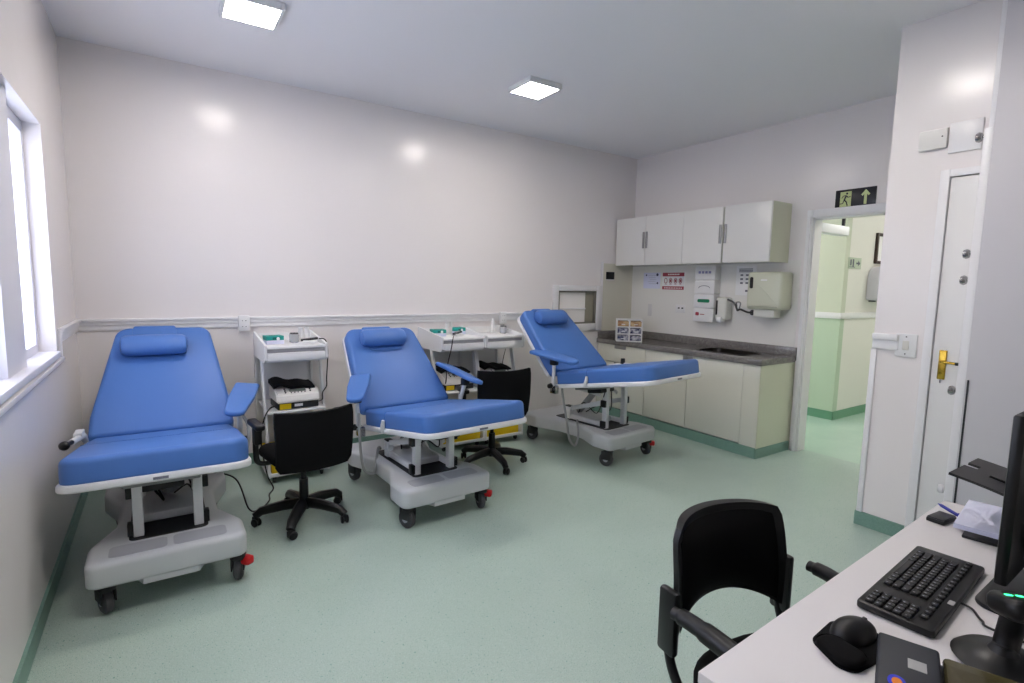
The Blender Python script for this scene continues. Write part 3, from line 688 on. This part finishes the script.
G().box((-.112, -.048, .0), (-.107, -.040, 1.05)).obj('seam', DGREY, t)
for z, lab in ((2.352, 'top'), (1.735, 'second'), (1.592, 'third'), (.975, 'fourth'), (.40, 'lowest')):
    kb = thing('round_knob', {'top': 'round steel knob near the top of the panel edge', 'second': 'round steel knob at head height on the panel edge, upper of the close pair',
         'third': 'round steel knob just below its twin on the panel edge', 'fourth': 'round steel knob below the brass handle on the panel edge', 'lowest': 'round white-steel knob lowest on the panel edge, just above the desk'}[lab],
         'knob', (W2-.066, -3.708, z), 0, 'round knobs along the panel edge')
    G().lathe([(.008, 0), (.008, .016), (.022, .022), (.027, .034), (.022, .046), (.008, .050)], 20, RX(-PI/2)).obj('knob', STEEL if lab != 'lowest' else PLAST, kb)
G().cyl((-.112, -.115, .365), (-.108, -.115, .365), .007).obj('screw', DGREY, t)

# back wall sockets
for x, lab in ((1.046, 'white double wall socket on the chair rail left of the single trolley'), (3.515, 'white wall socket on the chair rail above the trolley pair')):
    t = thing('wall_socket', lab, 'socket', (x, -.030, 1.172), 0, 'sockets on the back wall rail')
    G().box((-.040, -.012, -.062), (.040, .014, .062), .004).obj('plate', PLAST, t)
    g = G()
    for z in (-.025, .022):
        for a in (-.012, .012): g.cyl((a, -.0135, z), (a, -.012, z), .0035, n=8)
    g.obj('socket_holes', DGREY, t)

# ================================================================== TROLLEYS
def trolley(x0, x1, label, bin_label, yf=-.60):
    w = (x1-x0)/2; t = thing('treatment_trolley', label, 'trolley', ((x0+x1)/2, 0, 0), 0, 'white treatment trolleys along the back wall')
    th = .016; yb = -.06
    for sx in (-1, 1):
        xa, xb = sorted((sx*w, sx*(w-th)))
        g = G(); bm = g.bm
        pr = [(yb, .055), (yf, .055), (yf, .145), (yf+.13, .92), (yf+.03, .945), (yf, .970), (yf, 1.045), (yf+.01, 1.05), (yb-.02, 1.105), (yb, 1.105)]
        A = [bm.verts.new((xa, y, z)) for y, z in pr]; B_ = [bm.verts.new((xb, y, z)) for y, z in pr]; n = len(pr)
        # only a narrow front leg and a back leg below the tray: cut the middle away
        for v in A+B_: bm.verts.remove(v)
        def pl(pr):
            A = [bm.verts.new((xa, y, z)) for y, z in pr]; B_ = [bm.verts.new((xb, y, z)) for y, z in pr]; n = len(pr)
            bm.faces.new(A); bm.faces.new(B_[::-1])
            for i in range(n): bm.faces.new((A[i], B_[i], B_[(i+1) % n], A[(i+1) % n]))
        pl([(yb, .915), (yf+.14, .915), (yf+.03, .918), (yf, .940), (yf, 1.045), (yf+.01, 1.05), (yb-.02, 1.105), (yb, 1.105)])
        pl([(yb, .055), (yf, .055), (yf, .150), (yf+.20, .915), (yf+.25, .915), (yf+.055, .165), (yb-.045, .165), (yb-.045, .915), (yb, .915)])
        bmesh.ops.recalc_face_normals(bm, faces=bm.faces[:])
        g.obj('side_panel', CART, t)
    G().box((-w+th, yb-.012, .055), (w-th, yb, 1.09)).obj('back_panel', CART, t)
    G().box((-w+th, yf+.012, 1.018), (w-th, yb-.012, 1.034), .002).obj('top_shelf', CART, t)
    G().box((-w+th, yf+.03, .915), (w-th, yb-.012, .931), .002).obj('under_shelf', CART, t)
    dr = G().box((-w+th+.002, yf+.004, .930), (w-th-.002, yf+.020, .988), .003).obj('drawer', CART, t)
    G().box((-w+th+.004, yf+.022, .99), (w-th-.004, yf+.030, 1.018)).obj('gap_shade_strip', GAPSHADE, t)  # grey strip standing in for the shade above the drawer front
    G().box((-w+th, yf+.030, .530), (w-th, yb-.012, .546), .002).obj('middle_shelf', CART, t)
    G().box((-w+th, yf+.004, .058), (w-th, yb-.012, .074), .002).obj('bottom_shelf', CART, t)
    G().box((-w+th, yf+.002, .058), (w-th, yf+.014, .085), .002).obj('bottom_lip', CART, t)
    for sx in (-1, 1):
        for y in (yf+.06, yb-.05):
            g = G().lathe([(.004, -.009), (.022, -.009), (.026, 0), (.022, .009), (.004, .009)], 16, T(sx*(w-.05), y, .026) @ RY(PI/2)); g.box((sx*(w-.05)-.013, y-.014, .026), (sx*(w-.05)+.013, y+.014, .056), .003)
            g.obj('caster', CASTG, t)
    # yellow bin on the bottom shelf
    k = thing('yellow_bin', bin_label, 'bin', ((x0+x1)/2, 0, .0745), 0, 'yellow bins in the trolleys')
    g = G(); a, b, c, d, hh = -w+.03, w-.03, yf+.035, yb-.06, .115
    g.box((a, c, 0), (b, d, .006), .002); g.box((a, c, .006), (b, c+.006, hh), .002); g.box((a, d-.006, .006), (b, d, hh), .002); g.box((a, c, .006), (a+.006, d, hh), .002); g.box((b-.006, c, .006), (b, d, hh), .002)
    g.obj('tub', YEL, k)
    G().box((a-.003, c-.003, hh), (b+.003, c+.009, hh+.006), .002).box((a-.003, d-.009, hh), (b+.003, d+.003, hh+.006), .002).obj('rim', YEL, k)
    return t
trolley(1.105, 1.550, 'white trolley standing alone between the two left recliners', 'yellow bin on the bottom shelf of the single trolley')
trolley(2.530, 2.980, 'white trolley nearer the middle recliner, left one of the touching pair', 'yellow bin in the left trolley of the pair', -.58)
trolley(2.985, 3.415, 'white trolley behind the far task chair, right one of the touching pair', 'yellow bin in the right trolley of the pair', -.58)
# blood mixers on the middle shelves
def mixer(x, y, z, label, rz=0., cover=True):
    t = thing('blood_mixer', label, 'medical device', (x, y, z), rz, 'blood mixers in the trolleys')
    G().box((-.150, -.13, .004), (.150, .12, .058), .008).obj('base', DGREY, t)
    G().box((-.135, -.132, .008), (-.055, -.130, .050)).obj('yellow_label', YEL, t)
    G().box((-.030, -.132, .022), (.03, -.130, .042)).obj('white_label', PAPER, t)
    hs = G(); bm = hs.bm
    pr = [(-.155, .058), (-.135, .12), (-.06, .158), (.11, .158), (.12, .058)]
    A = [bm.verts.new((-.158, y_, z_)) for y_, z_ in pr]; B_ = [bm.verts.new((.158, y_, z_)) for y_, z_ in pr]
    bm.faces.new(A); bm.faces.new(B_[::-1])
    for i in range(5): bm.faces.new((A[i], B_[i], B_[(i+1) % 5], A[(i+1) % 5]))
    bmesh.ops.recalc_face_normals(bm, faces=bm.faces[:]); bmesh.ops.bevel(bm, geom=bm.edges[:], offset=.010, segments=2, affect='EDGES')
    hs.obj('housing', mat('device_cream', (.88, .87, .85), .35), t)
    Mf = T(0, -.0995, .1405) @ RX(math.atan2(.038, .075))
    G().box((-.06, -.014, .001), (.06, .014, .004), M=Mf).obj('display', mat('display_grey', (.42, .44, .42), .2), t)
    g = G()
    for sx in (-1, 1):
        for r_ in range(3): g.cyl((sx*.090, -.022+.022*r_, .0), (sx*.090, -.022+.022*r_, .005), .0065, n=10, M=Mf)
    for q in range(5): g.cyl((-.05+.025*q, -.026, 0), (-.05+.025*q, -.026, .004), .005, n=10, M=Mf)
    g.obj('buttons', BLK, t)
    G().ball((0.01, .0, .165), .018, (1, 1, .7)).obj('clip', PLAST, t)
    if cover:
        out = []
        g = G(); bm = g.bm; N = 14; rows = []
        for i in range(N+1):
            u = i/N; x_ = -.165+.30*u; zz = .172+.016*math.sin(u*5.2+.5)+.010*math.sin(u*11)
            rows.append([bm.verts.new((x_, y_, zz+dz)) for (y_, dz) in ((-.085, -.022), (-.09, .004), (.0, .022), (.10, .028), (.11, .0), (.0, -.010))])
        for A, B_ in zip(rows, rows[1:]):
            for k in range(6): bm.faces.new((A[k], A[(k+1) % 6], B_[(k+1) % 6], B_[k]))
        bm.faces.new(rows[0]); bm.faces.new(rows[-1][::-1]); bmesh.ops.recalc_face_normals(bm, faces=bm.faces[:])
        g.obj('rocking_tray', BLKS, t, ang=60)
    return t
mixer(1.335, -.415, .546, 'cream blood mixer with display on the middle shelf of the single trolley', .04)
mixer(2.755, -.36, .546, 'cream blood mixer half hidden behind the raised arm pad of the middle recliner')
mixer(3.215, -.36, .546, 'cream blood mixer with black tray behind the far task chair')
# items on trolley tops
def zt(): return 1.0345
def glovebox(x, y, label, rz):
    t = thing('carton', label, 'box', (x, y, zt()), rz, 'teal and white cartons on the trolleys')
    G().box((-.062, -.055, 0), (.062, .055, .062), .002).obj('carton', PAPERB, t)
    G().box((-.0625, -.0555, .030), (.0625, .0555, .0635), .002).obj('teal_top', TEAL, t)
    G().slab(rrect(-.035, -.02, .035, .02, .015), .0635, .0645, 0, 1).box((-.02, -.0565, .036), (.035, -.0555, .054)).obj('opening', TEALD, t)
    G().ball((.02, -.056, .042), .013, (1, .25, 1)).obj('printed_spot', PAPER, t)
glovebox(1.205, -.36, 'teal and white carton on the single trolley', .10)
glovebox(2.625, -.30, 'teal and white carton on the left trolley of the pair', -.12)
glovebox(2.895, -.17, 'teal carton at the back edge where the two trolleys meet', .05)
def jar(x, y, r, h, label, body, lid, nm='jar'):
    t = thing(nm, label, nm, (x, y, zt()), 0, 'jars on the trolleys')
    G().lathe([(r*.85, 0), (r, .006), (r, h*.72), (r*.72, h*.84), (r*.72, h*.86)], 22).obj('body', body, t)
    G().lathe([(r*.78, h*.86), (r*.80, h*.87), (r*.80, h*.985), (r*.7, h)], 22).obj('lid', lid, t)
    G().lathe([(r+.0006, h*.2), (r+.0008, h*.21), (r+.0008, h*.55), (r+.0006, h*.56)], 22).obj('label', PAPER, t)
def dish(x, y, label):
    t = thing('cotton_jar', label, 'jar', (x, y, zt()), 0, 'lidded glass jars')
    G().lathe([(.028, 0), (.036, .006), (.038, .06), (.033, .068)], 22).obj('body', CLEAR, t)
    G().lathe([(.032, .066), (.034, .070), (.030, .078), (.01, .080)], 22).obj('lid', DGREY, t)
    G().ball((0, 0, .034), .028, (1, 1, .9)).obj('cotton', PAPER, t)
dish(1.360, -.34, 'lidded clear jar on the single trolley')
jar(1.418, -.30, .022, .115, 'white bottle beside the lidded jar on the single trolley', PLAST, PLAST, 'bottle')
jar(1.468, -.28, .024, .120, 'white bottle with a red band on the single trolley', PLAST, PLAST, 'bottle')
jar(2.770, -.20, .021, .12, 'white bottle at the left on the left trolley of the pair', PLAST, PLAST, 'bottle')
jar(2.818, -.17, .021, .125, 'white bottle nearest the teal carton at the back of the trolley pair', PLAST, PLAST, 'bottle')
jar(3.30, -.17, .022, .14, 'tall white bottle at the right end of the trolley pair', PLAST, PLAST, 'bottle')
dish(3.345, -.30, 'lidded clear jar at the right end of the trolley pair')
def scale(x, y, rz, label):
    t = thing('handheld_scanner', label, 'scanner', (x, y, zt()), rz, 'handheld devices on the trolleys')
    G().box((-.055, -.035, 0), (.055, .035, .022), .006).obj('cradle', PLAST, t)
    G().slab(rpoly([(-.07, -.014, .01), (.06, -.018, .01), (.06, .018, .01), (-.07, .014, .01)]), .022, .040, .006, 2, RY(-.12)).obj('handset', DGREY, t)
    G().box((-.03, -.012, .040), (.03, .012, .043), .001, M=RY(-.12)).obj('screen', SILVER, t)
scale(1.465, -.42, -.25, 'dark handset on a white cradle at the right of the single trolley')
scale(2.80, -.36, .5, 'dark handset on a white cradle on the left trolley of the pair')
def cord(name, label, pts, r=.0045, m=BLK, group='black cables'):
    return tag(G().tube(spline(pts, 8), r, 8).obj(name, m), label, 'cable', group)
cord('cable', 'black cable hanging from the single trolley top to its blood mixer', [(1.525, -.44, 1.07), (1.565, -.47, 1.06), (1.58, -.48, .98), (1.575, -.48, .86), (1.565, -.49, .76), (1.555, -.52, .70), (1.515, -.56, .66), (1.51, -.57, .61), (1.495, -.50, .58)])
cord('cable', 'black cable looping down in front of the left trolley of the pair', [(2.765, -.40, 1.067), (2.69, -.50, 1.06), (2.625, -.60, 1.03), (2.605, -.61, .95), (2.58, -.60, .83), (2.58, -.57, .72), (2.60, -.52, .64), (2.615, -.46, .60)])
cord('power_cable', 'black cable running over the floor from under the leftmost recliner to the single trolley', [(.70, -.95, .30), (.86, -.90, .20), (.92, -1.0, .02), (.98, -1.02, .006), (1.06, -.90, .006), (1.08, -.78, .006), (1.12, -.70, .02), (1.085, -.68, .12), (1.06, -.62, .35), (1.085, -.60, .50), (1.13, -.56, .57), (1.185, -.48, .572)], .005)
cord('power_cable', 'thin dark cable running down the wall behind the raised recliner', [(3.52, -.04, 1.10), (3.55, -.05, .90), (3.50, -.06, .70), (3.47, -.10, .45), (3.52, -.12, .20), (3.60, -.2, .01)], .004)

# ================================================================== TASK CHAIRS
def task_chair(loc, rz, label, rot5, recl=.10, zb0=.43, zb1=.80):
    t = thing('task_chair', label, 'office chair', (loc[0], loc[1], 0), rz, 'black task chairs')
    # +y is the sitter's front; backrest at -y
    st_ = thing_none = None
    for k in range(5):
        a = rot5+2*PI*k/5; c, s = math.cos(a), math.sin(a)
        lg = G(); p = [(.03*c, .03*s, .112), (.12*c, .12*s, .110), (.25*c, .25*s, .090), (.285*c, .285*s, .062)]
        lg.tube(p, [.033, .032, .027, .023], 10, flat=1.15); lo = lg.obj('star_leg', BLK, t)
        Mc = T(.286*c, .286*s, 0) @ RZ(a+.7)
        cg = G()
        for sx in (-1, 1): cg.lathe([(.003, -.009), (.020, -.009), (.026, -.003), (.026, .004), (.020, .009), (.003, .009)], 18, Mc @ T(sx*.014, .012, .026) @ RY(PI/2))
        cg.slab(rrect(-.008, -.02, .008, .03, .005), .02, .058, .004, 2, Mc).obj('caster', BLK, t)
    G().cyl((0, 0, .075), (0, 0, .135), .038, .034).cyl((0, 0, .135), (0, 0, .27), .029, .027).cyl((0, 0, .27), (0, 0, .40), .016).obj('gas_column', BLK, t)
    G().box((-.07, -.10, .385), (.07, .10, .425), .012).tube([(.06, .03, .41), (.16, .05, .41), (.20, .05, .415)], .006, 8).obj('tilt_mechanism', BLK, t)
    out = rpoly([(-.215, -.21, .08), (.215, -.21, .08), (.235, .20, .09), (-.235, .20, .09)], 8)
    G().slab(out, .425, .485, .028, 4, rb=.02).obj('seat', BLKS, t)
    # back: slightly curved panel
    def panel(w0, w1, z0, z1, y0, dep, th_, dip, n=16, m=10):
        g = G(); bm = g.bm; F = []
        for side in (0, 1):
            rows = []
            for j in range(m+1):
                v = j/m; z = z0+(z1-z0)*v; ww = w0+(w1-w0)*v
                if v > .95: ww -= (v-.95)*.10
                if v < .08: ww -= (.08-v)*.25
                row = []
                for i in range(n+1):
                    u = 2*i/n-1; y = y0-recl*(z-z0)+dep*u*u-.02*math.sin(PI*v)-th_*side
                    zz = z-dip*(1-u*u)*v-(.0 if side else 0)
                    row.append(bm.verts.new((u*ww, y, zz)))
                rows.append(row)
            F.append(rows)
            for j in range(m):
                for i in range(n):
                    q = (rows[j][i], rows[j][i+1], rows[j+1][i+1], rows[j+1][i]); bm.faces.new(q if side else q[::-1])
        a, b = F
        for j in range(m):
            bm.faces.new((a[j][0], b[j][0], b[j+1][0], a[j+1][0])); bm.faces.new((a[j+1][n], b[j+1][n], b[j][n], a[j][n]))
        for i in range(n):
            bm.faces.new((a[0][i], a[0][i+1], b[0][i+1], b[0][i])); bm.faces.new((a[m][i+1], a[m][i], b[m][i], b[m][i+1]))
        bmesh.ops.recalc_face_normals(bm, faces=bm.faces[:]); return g
    panel(.222, .232, zb0, zb1, -.235, .045, .028, .010).obj('backrest', BLKS, t)
    G().tube([(0, -.08, .405), (0, -.20, .405), (0, -.235, .415), (0, -.248, .44), (0, -.250, .49)], [.02, .022, .020, .014, .008], 10, flat=1.6).obj('back_support', BLK, t)
    for sx in (-1, 1):
        pts = spline([(sx*.10, .02, .415), (sx*.20, .02, .405), (sx*.262, .01, .425), (sx*.275, .0, .50), (sx*.272, .0, .60), (sx*.268, .0, .645)])
        ag = G().tube(pts, .013, 10, flat=1.3).obj('arm_frame', BLK, t)
        G().slab(rrect(-.028, -.115, .028, .115, .026), .64, .672, .010, 3, T(sx*.266, .015, 0)).obj('arm_pad', BLK, t)
        G().box((sx*.266-.022, -.03, .54), (sx*.266+.022, .03, .64), .008).obj('height_sleeve', BLK, t)
    return t
task_chair((1.205, -1.30), math.radians(6), 'black task chair with its back turned, before the single trolley', math.radians(20), .06, .40, .765)
task_chair((2.785, -1.02), math.radians(-8), 'black task chair behind the middle recliner, before the trolley pair', math.radians(54), .06, .45, .85)

# visitor-type office chair at the desk
t = thing('desk_chair', 'black armchair with a curved cut-out backrest at the white desk', 'office chair', (1.858, -4.06, 0), math.radians(-7))
g = G(); bm = g.bm; n, m = 24, 12; F = []
for side in (0, 1):
    rows = []
    for j in range(m+1):
        v = j/m; row = []
        for i in range(n+1):
            u = 2*i/n-1; au = abs(u)
            zb = .585-.075*au**2.2; zt_ = .848-.010*au**6
            z = zb+(zt_-zb)*v; ww = .236-.014*v-.016*max(0, v-.8)*5*0.4
            if v > .92: ww -= (v-.92)*.15
            y = .265-.075*au**2+.03*v-.012*math.sin(PI*v)+(.030 if side else 0)*(1-.35*(au**6))
            row.append(bm.verts.new((u*ww, y, z)))
        rows.append(row)
    F.append(rows)
    for j in range(m):
        for i in range(n):
            q = (rows[j][i], rows[j][i+1], rows[j+1][i+1], rows[j+1][i]); bm.faces.new(q if side else q[::-1])
a, b = F
for j in range(m):
    bm.faces.new((a[j][0], b[j][0], b[j+1][0], a[j+1][0])); bm.faces.new((a[j+1][n], b[j+1][n], b[j][n], a[j][n]))
for i in range(n):
    bm.faces.new((a[0][i], a[0][i+1], b[0][i+1], b[0][i])); bm.faces.new((a[m][i+1], a[m][i], b[m][i], b[m][i+1]))
bmesh.ops.recalc_face_normals(bm, faces=bm.faces[:])
g.obj('backrest_shell', BLK, t)
g = G(); bm = g.bm; rows = []
for j in range(9):
    v = j/8; row = []
    for i in range(17):
        u = 2*i/16-1; au = abs(u); zb = .600-.062*au**2.2; z0 = .828-.010*au**6; z = zb+(z0-zb)*v
        e = (1-au**6)*(1-abs(2*v-1)**6)
        row.append(bm.verts.new((u*(.207-.010*v), .265-.060*au**2+.03*v-.012*math.sin(PI*v)-.004-.016*e, z)))
    rows.append(row)
for j in range(8):
    for i in range(16): bm.faces.new((rows[j][i], rows[j+1][i], rows[j+1][i+1], rows[j][i+1]))
g.obj('back_pad', BLKS, t, ang=70)
out = [(.245*math.copysign(abs(math.cos(a))**.75, math.cos(a)), -.02+.235*math.copysign(abs(math.sin(a))**.75, math.sin(a))) for a in [2*PI*k/36 for k in range(36)]]
G().slab(out, .415, .462, .024, 4, rb=.015).obj('seat', BLKS, t)
for sx in (-1, 1):
    G().tube(spline([(sx*.232, .225, .66), (sx*.234, .222, .55), (sx*.236, .200, .46), (sx*.235, .15, .405), (sx*.22, .08, .395), (sx*.12, .0, .395)]), .014, 10).obj('back_tube', BLK, t)
    G().box((sx*.240-.014, .180, .49), (sx*.240+.012, .245, .68), .010).obj('arm_mount', BLK, t)
    G().tube(spline([(sx*.283, .155, .655), (sx*.278, .10, .660), (sx*.270, .0, .656), (sx*.266, -.14, .648)]), [.017]*4+[.022]*8+[.026]*13, 12, flat=.75).tube(spline([(sx*.268, -.02, .64), (sx*.272, -.03, .55), (sx*.255, -.02, .45), (sx*.18, .0, .405)]), .014, 10).obj('arm_rest', BLK, t)
G().cyl((0, 0, .08), (0, 0, .38), .027).box((-.12, -.11, .375), (.12, .11, .414), .01).obj('gas_column', BLK, t)
for k in range(5):
    a = .3+2*PI*k/5; c, s = math.cos(a), math.sin(a)
    G().tube([(.03*c, .03*s, .10), (.15*c, .15*s, .098), (.25*c, .25*s, .075)], [.026, .024, .018], 8).obj('star_leg', BLK, t)
    G().lathe([(.004, -.022), (.022, -.020), (.027, -.01), (.027, .01), (.022, .020), (.004, .022)], 16, T(.26*c, .26*s, .027) @ RZ(a) @ RX(PI/2)).box((.26*c-.012, .26*s-.012, .03), (.26*c+.012, .26*s+.012, .075)).obj('caster', BLK, t)

# ================================================================== DESK
t = thing('desk', 'white office desk in the near right corner', 'desk', (1.360, -4.120, 0), math.radians(2.5))
G().box((0, -.80, .725), (1.535, 0, .750), .002).obj('desktop', DESK, t)
G().box((.01, -.78, 0), (.035, -.06, .725), .001).obj('side_panel', DESK, t)
G().box((1.50, -.78, 0), (1.525, -.06, .725), .001).obj('side_panel', DESK, t)
G().box((.035, -.62, .36), (1.50, -.60, .725)).obj('modesty_panel', DESK, t)
ZD = .750
# keyboard: corners from the photo (1.831,-4.196) (2.366,-4.158) (2.42,-4.28) (1.89,-4.318)
kx, ky = 2.112, -4.250; kr = math.radians(4)
t = thing('keyboard', 'black keyboard lying on the white desk', 'keyboard', (kx, ky, ZD), kr)
KW, KD = .47, .155
hs = G(); hs.slab(rrect(-KW/2, -KD/2, KW/2, KD/2, .012), .002, .020, .005, 2, rb=.003).obj('housing', BLK, t)
KEYM = mat('key_black', (.085, .085, .095), .45); LEGEND = mat('key_legend', (.55, .55, .58), .6)
kg = G(); lg = G(); px = .0190
def key(x, y, wk=1.0, hk=1.0):
    a, b = x, x+px*wk-.0022
    kg.box((a, y, .019), (b, y+px*hk-.0022, .0265), .0022, 1)
    lg.box((a+.004, y+px*hk*.45, .0265), (a+.0085, y+px*hk*.45+.004, .0268))
# user sits on the +y side, so rows run with the space row at +y
x0 = -.225; ys = [.048-px*r for r in range(5)]
rowsdef = [[1.25, 1.25, 1.25, 6.25, 1.25, 1.25, 1.25, 1.25], [2.25]+[1]*10+[2.75], [1.75]+[1]*11+[2.25], [1.5]+[1]*12+[1.5], [1]*13+[2]]
for r_, rw in enumerate(rowsdef):
    x = x0+.128
    for wk in rw: key(x, ys[r_]-.002, wk); x += px*wk
    for q in range(4): key(x0+px*q, ys[r_]-.002)
for q in range(3): key(x0+.083+.0+px*0, ys[0], .0001) if False else None
for q in range(16): key(x0+.030+.0262*q, ys[4]-.0265, 1.0, .85)
kg.obj('keys', KEYM, t); lg.obj('key_legends', LEGEND, t)
G().slab(rrect(-.012, -.006, .012, .006, .003), .0200, .0208, 0, 1, T(-.06, -.068, 0)).obj('logo_badge', SILVER, t)
cord('keyboard_cable', 'thin black cable trailing from the keyboard towards the monitor foot', [(2.10, -4.318, ZD+.010), (2.10, -4.35, ZD+.006), (2.06, -4.38, ZD+.006), (2.04, -4.42, ZD+.006), (2.08, -4.66, ZD+.006), (2.25, -4.70, ZD+.006)], .0028, BLK, None)
# mouse on a gel pad
t = thing('mouse_pad', 'black mouse pad with a raised wrist rest on the white desk', 'mouse pad', (1.695, -4.245, ZD), math.radians(0))
G().slab(rpoly([(-.10, -.05, .03), (.09, -.075, .03), (.115, .02, .035), (.06, .058, .03), (-.045, .050, .03)], 8), 0, .006, .002, 2).obj('pad', BLKS, t)
G().slab(rpoly([(-.094, -.050, .030), (-.012, -.060, .030), (-.002, .030, .030), (-.060, .044, .030)], 8), .006, .022, .012, 4).obj('wrist_rest', BLKS, t)
t = thing('mouse', 'black computer mouse on the mouse pad', 'mouse', (1.748, -4.240, ZD+.0065), math.radians(-100))
g = G(); bm = g.bm
tb = bmesh.new(); bmesh.ops.create_uvsphere(tb, u_segments=24, v_segments=14, radius=1)
for v in tb.verts:
    x, y, z = v.co; v.co = Vector((x*.037*(1-.12*y), y*.060, max(0, z)*.038*(1-.2*y) + (0 if z > 0 else z*.001)))
g._add(tb); g.obj('body', BLK, t); G().cyl((-.003, .032, .026), (.003, .032, .026), .006).obj('scroll_wheel', RUB, t)
# label printer with amber cover
t = thing('label_printer', 'dark grey label printer with an amber cover at the bottom edge of the desk', 'printer', (1.627, -4.474, ZD), math.radians(-70))
G().box((-.135, -.125, 0), (.125, .100, .060), .008, 3).obj('body', BLK, t)
G().box((-.137, -.127, .060), (-.040, .102, .084), .006, 3).obj('top_plate', mat('slate_plastic', (.17, .18, .21), .45), t)
G().box((-.036, -.120, .060), (.085, .096, .080), .010, 3).obj('amber_cover', AMBER, t)
G().box((.088, -.125, .060), (.125, .100, .078), .006).obj('rear_cover', BLK, t)
G().box((-.090, .005, .0841), (-.062, .036, .0848)).obj('silver_sticker', SILVER, t)
G().slab([(.014*math.cos(a), .020*math.sin(a)) for a in [2*PI*k/24 for k in range(24)]], .0841, .0847, 0, 1, T(-.106, -.052, 0)).obj('blue_ring_sticker', BLUEST, t)
G().slab([(.008*math.cos(a), .012*math.sin(a)) for a in [2*PI*k/24 for k in range(24)]], .0847, .0851, 0, 1, T(-.106, -.052, 0)).obj('orange_centre', ORANGE, t)
# monitor seen from its edge
t = thing('monitor', 'black computer monitor seen from behind at the right edge of the view', 'monitor', (2.31, -4.405, ZD), math.radians(1))
G().box((-.30, -.014, .125), (.30, .010, .510), .006).obj('bezel', BLK, t)
G().slab(rrect(-.20, .17, .20, .47, .03), .012, .045, .015, 3, RX(PI/2) @ T(0, 0, -.0)).obj('rear_housing', BLK, t)
G().box((-.285, .0100, .14), (.285, .0115, .495)).obj('screen', BLKG, t)
G().box((-.035, -.085, .0), (.035, -.050, .25), .008).obj('stand_neck', BLK, t)
G().slab(rpoly([(-.20, -.17, .05), (.16, -.17, .05), (.14, .07, .04), (-.17, .07, .04)], 8), 0, .012, .004, 2).obj('stand_foot', BLK, t)
# barcode scanner on its stand
t = thing('barcode_scanner', 'black barcode scanner with a green light in front of the monitor', 'scanner', (1.915, -4.450, ZD), math.radians(135))
G().lathe([(.078, 0), (.084, .006), (.070, .020), (.026, .032), (.018, .045)], 28).obj('base', BLK, t)
G().tube(spline([(0, 0, .02), (-.01, -.005, .07), (0, .02, .135)]), .017, 12, flat=1.3).obj('neck', BLK, t)
G().slab(rpoly([(-.028, -.05, .02), (.028, -.05, .02), (.032, .045, .025), (-.032, .045, .025)], 6), .0, .045, .018, 4, T(0, .02, .115) @ RX(.25)).obj('head', BLK, t)
G().slab(rrect(-.016, -.005, -.004, .005, .003), .0448, .046, 0, 1, T(0, .02, .115) @ RX(.25)).slab(rrect(.003, -.005, .016, .005, .003), .0448, .046, 0, 1, T(0, .02, .115) @ RX(.25)).obj('green_light', LEDG, t)
# folder, papers, stapler, pen
t = thing('clipboard', 'black folder under the loose papers at the far end of the desk', 'folder', (2.765, -4.225, ZD), math.radians(8))
G().box((-.19, -.115, 0), (.16, .055, .010), .003).obj('cover', BLK, t)
random.seed(3)
t = thing('paper_stack', 'stack of bluish-white papers on the black folder', 'papers', (2.78, -4.215, ZD+.0105), math.radians(8))
for k in range(5): G().box((-.165+.004*random.random(), -.115, .003*k), (.135, .075, .003*k+.0028)).obj('sheet', PAPERB, t)
t = thing('stapler', 'small black stamp pad lying by the far corner of the desk', 'stamp pad', (2.665, -4.115, ZD), math.radians(-5))
G().box((-.045, -.026, 0), (.045, .026, .014), .003).obj('case', BLK, t); G().box((-.043, -.024, .014), (.043, .024, .018), .002).obj('lid', DGREY, t)
tag(G().cyl((-.05, 0, .006), (.045, 0, .006), .0055, n=10).cyl((.045, 0, .006), (.058, 0, .006), .0055, .001, n=10).box((-.05, -.002, .010), (-.012, .002, .014)).obj('pen', mat('blue_pen', (.22, .24, .62), .4)), 'blue pen leaning beside the black stamp pad', 'pen').matrix_world = T(2.728, -4.130, ZD+.012) @ RZ(1.2) @ RY(-.18)
# document printer behind the monitor with its black output tray
t = thing('laser_printer', 'black printer behind the monitor with a slotted output tray sticking out', 'printer', (2.70, -4.62, ZD), 0)
G().box((-.16, -.19, 0), (.20, .16, .20), .015, 3).obj('body', BLK, t)
G().box((-.15, -.18, .20), (.19, .10, .225), .012, 3).obj('lid', DGREY, t)
g = G(); bm = g.bm; rows = []; N = 10
for i in range(N+1):
    u = i/N; y = .13+.345*u; z = .105+.135*u-.045*u*u
    rows.append([bm.verts.new((x, y, z)) for x in (-.12, .02, .06, .155)])
for i in range(N):
    for k in range(3):
        if k == 1 and i >= N-1: continue
        bm.faces.new((rows[i][k], rows[i][k+1], rows[i+1][k+1], rows[i+1][k]))
bmesh.ops.recalc_face_normals(bm, faces=bm.faces[:])
bmesh.ops.solidify(bm, geom=bm.faces[:], thickness=.008)
tr = g.obj('output_tray', mat('dark_tray', (.17, .165, .16), .45), t)
G().tube([(-.014, .20, .139), (-.014, .30, .165), (-.014, .40, .184)], .005, 6).obj('tray_slot', BLKG, tr)
